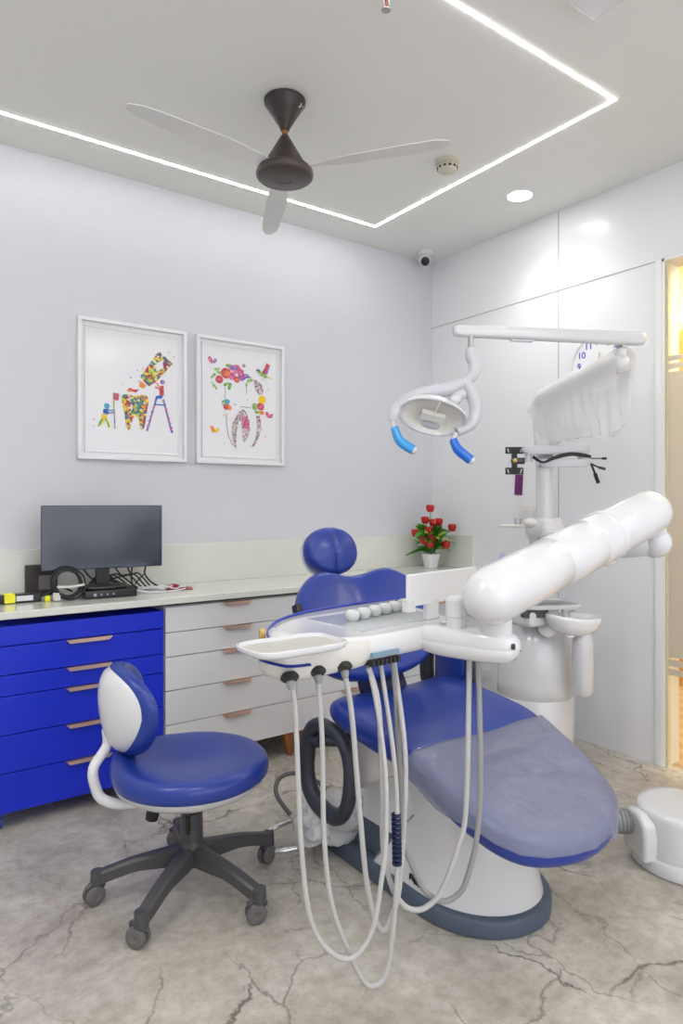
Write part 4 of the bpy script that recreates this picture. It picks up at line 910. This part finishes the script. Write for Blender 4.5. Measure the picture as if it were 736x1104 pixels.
for f in (0, .012, .03, .5, .97, .99, 1):
    k = {0: .6, .012: .9, .03: 1, .5: .9, .97: .80, .99: .72, 1: .45}[f]
    rs.append([e0+ax*Lg*f+sd*a*k+UP*c*k for a, c in se(.024, .027, 3.2, 20)])
b.loft(rs); obj('horizontal_arm', b, 'lampgrey' if 0 else 'white', t, ang=60)
b = B(); b.box((2.05, 1.675, 1.808), (.09, .02, .006), rz=math.atan2(ax.y, ax.x)); obj('arm_switch', b, 'lampgrey', t)
J = V3((1.862, 1.757, 1.815))
b = B(); b.cyl(J, J-UP*.055, .011, n=14); obj('joint_pin', b, 'steel', t)
b = B(); b.tube([J-UP*.045, J-UP*.08, (1.871, 1.749, 1.712), (1.862, 1.748, 1.668), (1.826, 1.762, 1.632)], [.019, .021, .022, .022, .020], 16); nk = obj('lamp_neck', b, 'lampgrey', t)
b = B(); b.tube([(1.830, 1.760, 1.640), (1.764, 1.791, 1.612), (1.688, 1.835, 1.595), (1.633, 1.864, 1.566), (1.596, 1.882, 1.520), (1.590, 1.884, 1.490)], [.024, .026, .025, .024, .021, .015], 16)
b.tube([(1.830, 1.760, 1.640), (1.860, 1.748, 1.590), (1.872, 1.742, 1.535), (1.850, 1.746, 1.485), (1.800, 1.768, 1.455)], [.024, .024, .024, .022, .018], 16)
b.tube([(1.83, 1.762, 1.60), (1.80, 1.775, 1.585), (1.79, 1.78, 1.56)], .022, 12); yk_ = obj('lamp_yoke', b, 'lampgrey', t)
b = B(); b.ball((1.795, 1.775, 1.575), (.026, .026, .022)); obj('yoke_knob', b, 'white', yk_)
# head: dish facing the photographer and down
LN = (-D*.62-UP*.72-Rr*.10).normalized(); LU = (Rr*.92-UP*.36); LU = (LU-LN*LU.dot(LN)).normalized(); LV = LN.cross(LU).normalized(); LO = V3((1.712, 1.805, 1.512))
b = B(); b.pillow(se(.125, .085, 2.1, 48), [(0, -.062), (.4, -.058), (.75, -.042), (.95, -.016), (1.03, .004), (1.02, .012), (.95, .012), (.9, .004)], LO, LU, LV, LN); obj('lamp_housing', b, 'white', t, ang=60)
b = B(); b.pillow(se(.116, .078, 2.1, 48), [(1.0, .006), (.92, .000), (.75, -.012), (.5, -.022), (.25, -.027), (0, -.028)], LO, LU, LV, LN); obj('reflector', b, 'reflector', t, ang=60)
b = B(); b.box(LO+LN*.004, (.09, .03, .022), rot=Matrix((LU, LV, LN)).transposed()); b.tube([LO+LN*.01+LV*.01, LO+LN*.012+LV*.075], .003, 6, smooth=False); obj('bulb_shield', b, 'reflector', t)
b = B(); b.ball(LO-LV*.07-LN*.03+LU*.02, (.085, .03, .028), R=Matrix((LU, LV, LN)).transposed()); obj('rear_housing', b, 'lampgrey', t)
for nm_, m_, pts in (('l', 'lampblue', [(1.590, 1.884, 1.495), (1.593, 1.880, 1.468), (1.605, 1.862, 1.418), (1.640, 1.830, 1.385)]), ('r', 'lampblue2', [(1.795, 1.768, 1.450), (1.783, 1.770, 1.425), (1.790, 1.752, 1.388), (1.826, 1.724, 1.350)])):
    b = B(); b.tube([pts[0], pts[1]], .010, 10, smooth=False); st = obj('handle_stub', b, 'white', t)
    b = B(); b.ball(pts[-1], .0165); obj('handle_tip', b, 'white', t)
    b = B(); b.tube(pts[1:], [.015, .0185, .0185], 14); obj('handle_grip', b, m_, t)
# plastic sleeve hanging over the spring arm
t0 = PB-PA; Ls = t0.length; ds = V3((t0.x, t0.y, 0)).normalized(); sn = V3((-ds.y, ds.x, 0))
b = B(); rs = []; NS = 44
for i in range(NS+1):
    f = -.13+1.19*i/NS; c0 = PA+t0*max(-.0, min(f, 1))+ds*(min(0, f)*Ls+max(0, f-1)*Ls)+UP*(.02 if f < .5 else .01)
    zb = interp(f, [-.13, 0, .12, .5, .9, 1.06], [1.57, 1.49, 1.462, 1.478, 1.462, 1.50])+.010*noise.noise(V3((f*14, 0, 0)))
    ring = []; rr = .050+.006*noise.noise(V3((f*9, 3, 0)))
    if f < 0: c0 = c0-UP*(.05*(-f/.13))
    for j in range(9):
        a = PI*j/8; ring.append(c0+sn*rr*math.cos(a)+UP*rr*math.sin(a))
    for j in range(1, 12):
        g = j/11; zz = c0.z+(zb-c0.z)*g; wob = .018*noise.noise(V3((f*16, g*2.5, 1)))+.010*noise.noise(V3((f*34, g*6, 8)))
        ring.append(V3((c0.x, c0.y, zz))-sn*(rr*(1-g*.75))-sn*wob*g)
    for j in range(11, 0, -1):
        g = j/11; zz = c0.z+(zb-c0.z)*g; wob = .018*noise.noise(V3((f*16, g*2.5, 21)))+.010*noise.noise(V3((f*34, g*6, 38)))
        ring.append(V3((c0.x, c0.y, zz))+sn*(rr*(1-g*.75))+sn*wob*g)
    rs.append(ring)
b.loft(rs, caps=False); tag(obj('plastic_sleeve', b, 'sleeve'), 'translucent plastic sleeve draped over the short sloping lamp arm', 'plastic sleeve')
b = B(); rs = []
for i in range(16):
    f = i/15; z = 1.40+f*.20+.06; r_ = .046+.012*f
    rs.append([V3((2.650+(r_+.014*noise.noise(V3((math.cos(a)*3, math.sin(a)*3, f*4))))*math.cos(a), 2.030+(r_+.014*noise.noise(V3((math.cos(a)*3+7, math.sin(a)*3, f*4))))*math.sin(a), z)) for a in [2*PI*j/28 for j in range(28)]])
b.loft(rs, caps=False); tag(obj('plastic_wrap', b, 'film'), 'crinkled clear plastic around the top of the pole under the lamp arm', 'plastic wrap')

# ------------------------------------------------------------------ delivery unit
t = thing('delivery_unit', 'white instrument table with hanging hoses on a thick swinging arm', 'delivery unit', (1.1, 1.35, .83))
du = t
hu_ = V3((.990, .139, 0)); hv_ = V3((-.139, .990, 0))
# main body
mo_ = [(.80, 1.405), (.805, 1.33), (.845, 1.262), (.91, 1.225), (.968, 1.213), (1.10, 1.224), (1.235, 1.245), (1.285, 1.262), (1.318, 1.31), (1.35, 1.44), (1.365, 1.54), (1.34, 1.58), (1.20, 1.575), (1.05, 1.56), (.94, 1.54), (.85, 1.48)]
mo2 = [(p.x, p.y) for p in cm([(a, c, 0) for a, c in mo_], 3, True)]
def bodyfn(a, c, h):
    if a < .95: h = h if h > .04 else h+.020*min(1, (.95-a)/.1)
    return a, c, h
b = B(); b.pillow(mo2, [(0, -.002), (.6, -.002), (.88, 0), (.965, .006), (.995, .018), (1.0, .032), (.985, .047), (.95, .056), (.90, .059), (.86, .058), (0, .058)], (0, 0, .828), fn=bodyfn, c=(1.09, 1.39)); obj('table_body', b, 'white', t, ang=50)
m4 = [(.985, 1.275), (1.278, 1.318), (1.305, 1.525), (.965, 1.497)]
mc = (1.133, 1.405)
b = B(); q = [(a, c) for a, c in m4]; b.pillow([(mc[0]+(a-mc[0])*1, mc[1]+(c-mc[1])*1) for a, c in [(q[i][0]+(q[(i+1) % 4][0]-q[i][0])*j/6, q[i][1]+(q[(i+1) % 4][1]-q[i][1])*j/6) for i in range(4) for j in range(6)]], [(0, 0), (1, 0), (.99, .004), (0, .004)], (0, 0, .885), c=mc); obj('table_mat', b, 'mat_', t)
# clear blue-edged guard along the back edge
gp = cm([(.795, 1.385, .866), (.825, 1.455, .876), (.90, 1.535, .884), (1.0, 1.575, .890), (1.15, 1.592, .894), (1.36, 1.60, .898)], 6)
b = B(); b.loft([[p, p+hv_*.003, p+hv_*.003-UP*.035, p-UP*.035] for p in gp]); obj('clear_guard', b, 'film2', t)
b = B(); b.tube(gp, .0042, 8, smooth=False); obj('guard_edge', b, 'blueedge', t)
b = B(); b.box((.79, 1.42, .877), (.016, .010, .034), bev=.004); obj('side_latch', b, 'gold', t)
# instrument pod with holders under the small tray
pd = [(.700, 1.262), (.712, 1.222), (.735, 1.200), (.80, 1.198), (.90, 1.208), (.965, 1.222), (.98, 1.30), (.90, 1.345), (.78, 1.335), (.715, 1.30)]
pd2 = [(p.x, p.y) for p in cm([(a, c, 0) for a, c in pd], 4, True)]
b = B(); b.pillow(pd2, [(0, 0), (.75, 0), (.90, .006), (.98, .022), (1.0, .040), (1.0, .056), (.97, .062), (0, .062)], (0, 0, .818), c=(.84, 1.27)); obj('instrument_pod', b, 'cream', t, ang=50)
b = B(); acc = [p for p in pd2 if p[0] < .80 and p[1] < 1.275]
acc = sorted(acc, key=lambda p: math.atan2(p[1]-1.27, p[0]-.84)); acc = [p for p in acc]
def arcpts(n0=9):
    o = []
    for i in range(n0):
        a = math.radians(188+i*4.4); o.append(a)
    return o
P_ = [(.84+(a-.84)*1.002, 1.27+(c-1.27)*1.002) for a, c in pd2]
P_ = [p for p in P_ if p[1] < 1.262 and p[0] < .79]
P_.sort(key=lambda p: p[0]+p[1]*-.4)
b.tube([(p[0], p[1], .862-.0008*i) for i, p in enumerate(P_)], .0065, 8, k=2, flat=.45, up=(0, 0, 1)); obj('accent_strip', b, 'navy' if 0 else mat('royal_blue_strip', (.01, .03, .33), .3), t)
b = B(); b.box((1.0, 1.213, .846), (.085, .01, .010), rz=.08); obj('info_sticker', b, 'sticker', t)
b = B()
for k in range(7): b.box((.962+k*.0135, 1.222+k*.0012, .826), (.009, .03, .014), rz=.08)
obj('spare_holder_block', b, 'blackmat', t)
for (hx_, hy_, hz_) in ((.728, 1.196, .826), (.804, 1.208, .824), (.879, 1.214, .822)):
    b = B(); b.spin((hx_, hy_-.002, hz_+.012), (-.15, -.55, -1), [(.014, -.006), (.019, 0), (.020, .006), (.014, .012), (.008, .012)], 18); hd = obj('instrument_holder', b, 'blackmat', t)
    b = B(); b.spin((hx_, hy_-.004, hz_+.008), (.02, -.25, -1), [(.009, 0), (.009, .016), (.006, .024)], 14); obj('hose_coupling', b, 'hosed', hd)
# small square tray
tx, ty_ = .742, 1.206
b = B(); rt = math.radians(0)
b.pillow(se(.112, .070, 4.5, 48), [(0, .0), (.9, .0), (.975, .004), (1.0, .010), (.995, .015), (.965, .016), (.945, .010), (.92, .007), (0, .007)], (tx, ty_, .888), fn=None); st = obj('instrument_tray', b, 'white', t, ang=50)
b = B(); b.pillow(se(.103, .063, 4.5, 48), [(0, 0), (1, 0), (1, .001), (0, .001)], (tx, ty_, .8955)); obj('tray_liner', b, mat('grey_tray_liner', (.50, .49, .45), .35), st)
b = B(); b.box((.84, 1.27, .883), (.10, .06, .012), bev=.004); obj('tray_bracket', b, 'white', t)
# swing block, stubs
A0, A1 = V3((1.160, 1.262, .858)), V3((1.232, 1.020, .858)); ad = (A1-A0).normalized(); as_ = V3((-ad.y, ad.x, 0)); LL = (A1-A0).length
b = B(); b.pillow(se(LL/2+.005, .048, 3.0, 48), [(0, -.034), (.7, -.034), (.9, -.028), (.985, -.012), (1, -.001), (.992, 0), (1, .001), (.985, .016), (.92, .030), (.8, .035), (0, .035)], (A0+A1)/2, ad, as_); sb = obj('swing_block', b, 'white', t, ang=50)
b = B(); b.cyl(A1+ad*.008-UP*.002-as_*.002, A1+ad*.010, .001, n=8); b.spin(A1-as_*.020+ad*.0-UP*-.010, (.55, -.83, 0), [(.007, -.004), (.007, .004), (.003, .005)], 14); obj('screw', b, 'armgrey', sb)
b = B(); b.cyl((1.188, 1.170, .885), (1.188, 1.170, .918), .0245, n=28); b.cyl((1.188, 1.170, .919), (1.188, 1.170, .958), .0255, n=28); b.ball((1.188, 1.170, .955), (.0255, .0255, .016)); obj('viewer_post', b, 'lampgrey' if 0 else 'white', t)
C0, C1 = V3((1.182, 1.052, .982)), V3((1.858, 1.056, 1.168)); cd = (C1-C0).normalized(); CL = (C1-C0).length
b = B(); b.cyl((1.215, 1.066, .885), (1.213, 1.064, .95), .036, .036, 32); obj('arm_stub', b, 'white', t)
b = B(); rp = .067
b.spin(C0, cd, [(.004, -rp*.98), (rp*.38, -rp*.92), (rp*.70, -rp*.71), (rp*.92, -rp*.38), (rp, 0), (rp, .10), (rp*1.0, .232), (rp*.985, .2335), (rp, .235), (rp, .385), (rp*.98, .388), (rp*1.0, .391), (rp, .448), (rp*1.05, .452), (rp*1.05, .470), (rp*.9, .474)], 48); obj('spring_arm_shell', b, 'white', t, ang=35)
b = B(); b.spin(C0, cd, [(rp*.9, .472), (rp*.955, .476), (rp*.955, CL-.02), (rp*.93, CL+.005), (rp*.80, CL+.028), (rp*.55, CL+.043), (.01, CL+.050)], 48); obj('spring_arm_end', b, 'white', t, ang=60)
lb = C0+cd*.475-UP*.066; b = B(); b.ball(lb, (.036, .028, .018)); b.spin(lb+V3((.02, -.03, .012)), (0, -1, 0), [(.006, -.01), (.006, .002)], 10); obj('arm_latch', b, 'white', t)
E0 = V3((1.895, 1.060, 1.078)); b = B(); b.ball(E0, .045); b.cyl(E0, E0+UP*.06-cd*.02, .036, n=24); b.tube([E0, (1.86, 1.17, 1.062), (2.10, 1.50, 1.045), (2.640, 2.022, 1.03)], [.034, .036, .033, .038], 20); obj('link_arm', b, 'white', t)
# film viewer panel
vo = V3((1.143, 1.291, 0)); vu = V3((.985, .17, 0)).normalized(); vn = V3((-vu.y, vu.x, 0))
b = B(); b.loft([[vo+vn*n_+UP*.928 for n_ in (0,)]+[vo+vu*.31+UP*.928, vo+vu*.31+vn*.012+UP*.928, vo+vn*.012+UP*.928], [vo+UP*1.011, vo+vu*.31+UP*1.011, vo+vu*.31+vn*.012+UP*1.011, vo+vn*.012+UP*1.011]]); vw = obj('film_viewer', b, 'whitem', t, bevel=.003)
b = B(); b.box(vo+vu*.004+vn*.004+UP*.930, (.026, .022, .026)); obj('viewer_corner_clip', b, 'white', vw)
b = B(); b.box(vo+vu*.10+vn*.006+UP*.912, (.05, .012, .05), rz=.17); obj('viewer_bracket', b, 'white', vw)
# cups and rolls on the mat
for k in range(5):
    p = V3((1.045+k*.046, 1.400+k*.012, .889)); b = B(); b.spin(p, UP, [(.012, 0), (.017, .004), (.020, .016), (.019, .024), (.016, .027), (.013, .022), (.010, .012), (.004, .008)], 24)
    tag(obj('dappen_cup', b, 'cups'), ('leftmost', 'second from left', 'middle', 'second from right', 'rightmost')[k]+' of the five small round cups in the row on the instrument table', 'cup', 'clear cups on the instrument table')
b = B(); b.tube([(1.255, 1.455, .905), (1.30, 1.462, .905)], .016, 14, smooth=False); tag(obj('cotton_roll', b, mat('pale_green_roll', (.60, .66, .52), .5)), 'pale green roll lying at the right end of the row of cups', 'roll')
# hoses
HS = [
 (.0056, 'hose', [(0.728, 1.19, 0.828), (0.741, 1.193, 0.774), (0.751, 1.198, 0.635), (0.761, 1.203, 0.492), (0.779, 1.202, 0.333), (0.807, 1.194, 0.257), (0.847, 1.178, 0.215), (0.882, 1.165, 0.216), (0.916, 1.153, 0.266), (0.937, 1.15, 0.364), (0.952, 1.152, 0.451), (0.96, 1.165, 0.599), (0.963, 1.20, 0.74), (0.969, 1.245, 0.831)]),
 (.0056, 'hose', [(0.804, 1.204, 0.827), (0.817, 1.205, 0.687), (0.825, 1.209, 0.47), (0.843, 1.207, 0.322), (0.876, 1.194, 0.217), (0.907, 1.181, 0.144), (0.933, 1.174, 0.121), (0.96, 1.165, 0.138), (0.977, 1.163, 0.203), (0.989, 1.164, 0.294), (0.998, 1.168, 0.377), (1.006, 1.185, 0.585), (1.013, 1.25, 0.827)]),
 (.0063, 'hose', [(0.878, 1.207, 0.822), (0.897, 1.205, 0.722), (0.916, 1.203, 0.519), (0.935, 1.2, 0.339), (0.956, 1.197, 0.252), (0.978, 1.193, 0.218), (0.997, 1.19, 0.24), (1.017, 1.187, 0.288), (1.032, 1.188, 0.401), (1.050, 1.20, 0.605), (1.062, 1.26, 0.829)]),
 (.0066, 'hose', [(0.961, 1.227, 0.815), (0.984, 1.218, 0.724), (0.994, 1.217, 0.532), (1.0, 1.22, 0.387), (1.019, 1.212, 0.297), (1.044, 1.201, 0.25), (1.072, 1.187, 0.234), (1.101, 1.173, 0.242), (1.131, 1.158, 0.278), (1.167, 1.139, 0.381), (1.184, 1.133, 0.467), (1.193, 1.133, 0.71), (1.199, 1.136, 0.828)]),
 (.0066, 'hosed', [(1.047, 1.246, 0.829), (1.053, 1.239, 0.747), (1.061, 1.231, 0.551), (1.065, 1.226, 0.393), (1.097, 1.201, 0.285), (1.119, 1.183, 0.251), (1.141, 1.165, 0.241), (1.165, 1.146, 0.255), (1.182, 1.132, 0.289), (1.202, 1.115, 0.398), (1.208, 1.109, 0.556), (1.202, 1.111, 0.828)])]
for r_, m_, pts in HS:
    b = B(); b.tube(pts, r_, 12, k=5); hs = obj('hose', b, m_, t)
    if pts[0][0] == .804:
        b = B()
        for k in range(11): z = .372+k*.0105; xx = interp(z, [.294, .377, .585], [.989, .998, 1.006]); yy = interp(z, [.377, .585], [1.168, 1.185]); b.spin((xx, yy, z), UP, [(.0085, 0), (.0115, .002), (.0115, .007), (.0085, .009)], 14)
        obj('hose_grip', b, 'navy', hs)

# ------------------------------------------------------------------ suction drum with corrugated hose
dx, dy = 2.240, 1.150
t = thing('suction_unit', 'round white floor suction unit with corrugated grey hose at the right edge', 'suction unit', (dx, dy, 0))
b = B(); b.spin((dx, dy, 0), UP, [(.160, 0), (.166, .003), (.166, .040), (.160, .046), (.155, .048), (.153, .168), (.150, .180), (.143, .187), (.12, .189), (.02, .190)], 64); obj('drum', b, 'white', t, ang=50)
b = B(); o_ = V3((2.105, 1.235, 0)); pdv = V3((-.85, .53, 0)).normalized(); ps = V3((-pdv.y, pdv.x, 0))
b.prism([(-.07, .03), (.07, .03), (.075, .11), (.065, .155), (.03, .175), (-.03, .175), (-.065, .155), (-.075, .11)], o_+pdv*-.03, ps, UP, pdv, .05); obj('hose_port', b, 'white', t, bevel=.012)
hp = cm([(2.115, 1.262, .125), (2.05, 1.31, .125), (1.97, 1.38, .118), (1.90, 1.46, .10), (1.83, 1.55, .085)], 14); rs = []
b = B(); n = len(hp)
fine = []
for i in range(n-1):
    for j in range(3): fine.append(hp[i].lerp(hp[i+1], j/3))
rr = [.0375+.0035*math.sin(i*PI/3) for i in range(len(fine))]
u = None
for i, p in enumerate(fine):
    tg = (fine[min(i+1, len(fine)-1)]-fine[max(i-1, 0)]).normalized(); s1 = UP.cross(tg).normalized(); s2 = tg.cross(s1)
    rs.append([p+(s1*math.cos(a)+s2*math.sin(a))*rr[i] for a in [2*PI*j/24 for j in range(24)]])
b.loft(rs); obj('corrugated_hose', b, 'corr', t, ang=20)

# ------------------------------------------------------------------ lights
def area(name, loc, size, power, col=(1, 1, 1), rot=(0, 0, 0), size_y=None, spread=None):
    l = bpy.data.lights.new(name, 'AREA'); l.energy = power; l.color = col; l.shape = 'RECTANGLE' if size_y else 'SQUARE'; l.size = size
    if size_y: l.size_y = size_y
    if spread: l.spread = spread
    o = link(bpy.data.objects.new(name, l)); o.location = loc; o.rotation_euler = rot; return o
# unseen glowing ceiling panels, added behind the camera to brighten the room
for k, (x_, y_) in enumerate(((.3, .0), (1.9, -.7), (-.6, 1.2))):
    t = thing('fill_panel', ('added square fill light on the ceiling in the middle of the unseen half of the room', 'added square fill light on the ceiling nearest the added windows behind the viewpoint', 'added square fill light on the ceiling beside the far side wall')[k], 'ceiling light', (x_, y_, ZH), 0, 'added ceiling fill lights out of view')
    b = B(); b.box((x_, y_, ZH-.006), (.60, .60, .012)); obj('light_frame', b, 'whitem', t)
    b = B(); b.box((x_, y_, ZH-.0135), (.56, .56, .004)); obj('light_diffuser', b, 'panel', t)
sp = bpy.data.lights.new('downlight_beam', 'SPOT'); sp.energy = 12; sp.spot_size = 2.3; sp.spot_blend = .9; sp.shadow_soft_size = .05
o = link(bpy.data.objects.new('downlight_beam', sp)); o.location = (2.638, 2.166, ZH-.02)
pl = area('added_window_portal', (.875, -1.70, 1.45), 3.5, 1, rot=(PI/2, 0, 0), size_y=2.1); pl.data.cycles.is_portal = True  # guides world light through the added window opening
area('corridor_lamp', (3.6, 1.6, 2.72), 1.0, 60, (1, .90, .70), size_y=3.5)

W = bpy.data.worlds.new('world'); S.world = W; W.use_nodes = True
W.node_tree.nodes['Background'].inputs[0].default_value = (.9, .93, 1, 1); W.node_tree.nodes['Background'].inputs[1].default_value = 1.7

# ------------------------------------------------------------------ camera
cam = bpy.data.cameras.new('camera'); co = link(bpy.data.objects.new('camera', cam)); S.camera = co
cam.sensor_fit = 'VERTICAL'; cam.sensor_height = 36; cam.sensor_width = 24; cam.lens = 726/1104*36; cam.shift_y = -12/1104; cam.clip_start = .02
co.location = (0, 0, 1.2); co.rotation_euler = (PI/2, 0, math.atan2(D.y, D.x)-PI/2)
vs = S.view_settings; vs.view_transform = 'Standard'; vs.look = 'None'; vs.exposure = .58; vs.gamma = 1; vs.use_curve_mapping = False
S.cycles.max_bounces = 8; S.cycles.transparent_max_bounces = 12; S.cycles.use_denoising = True
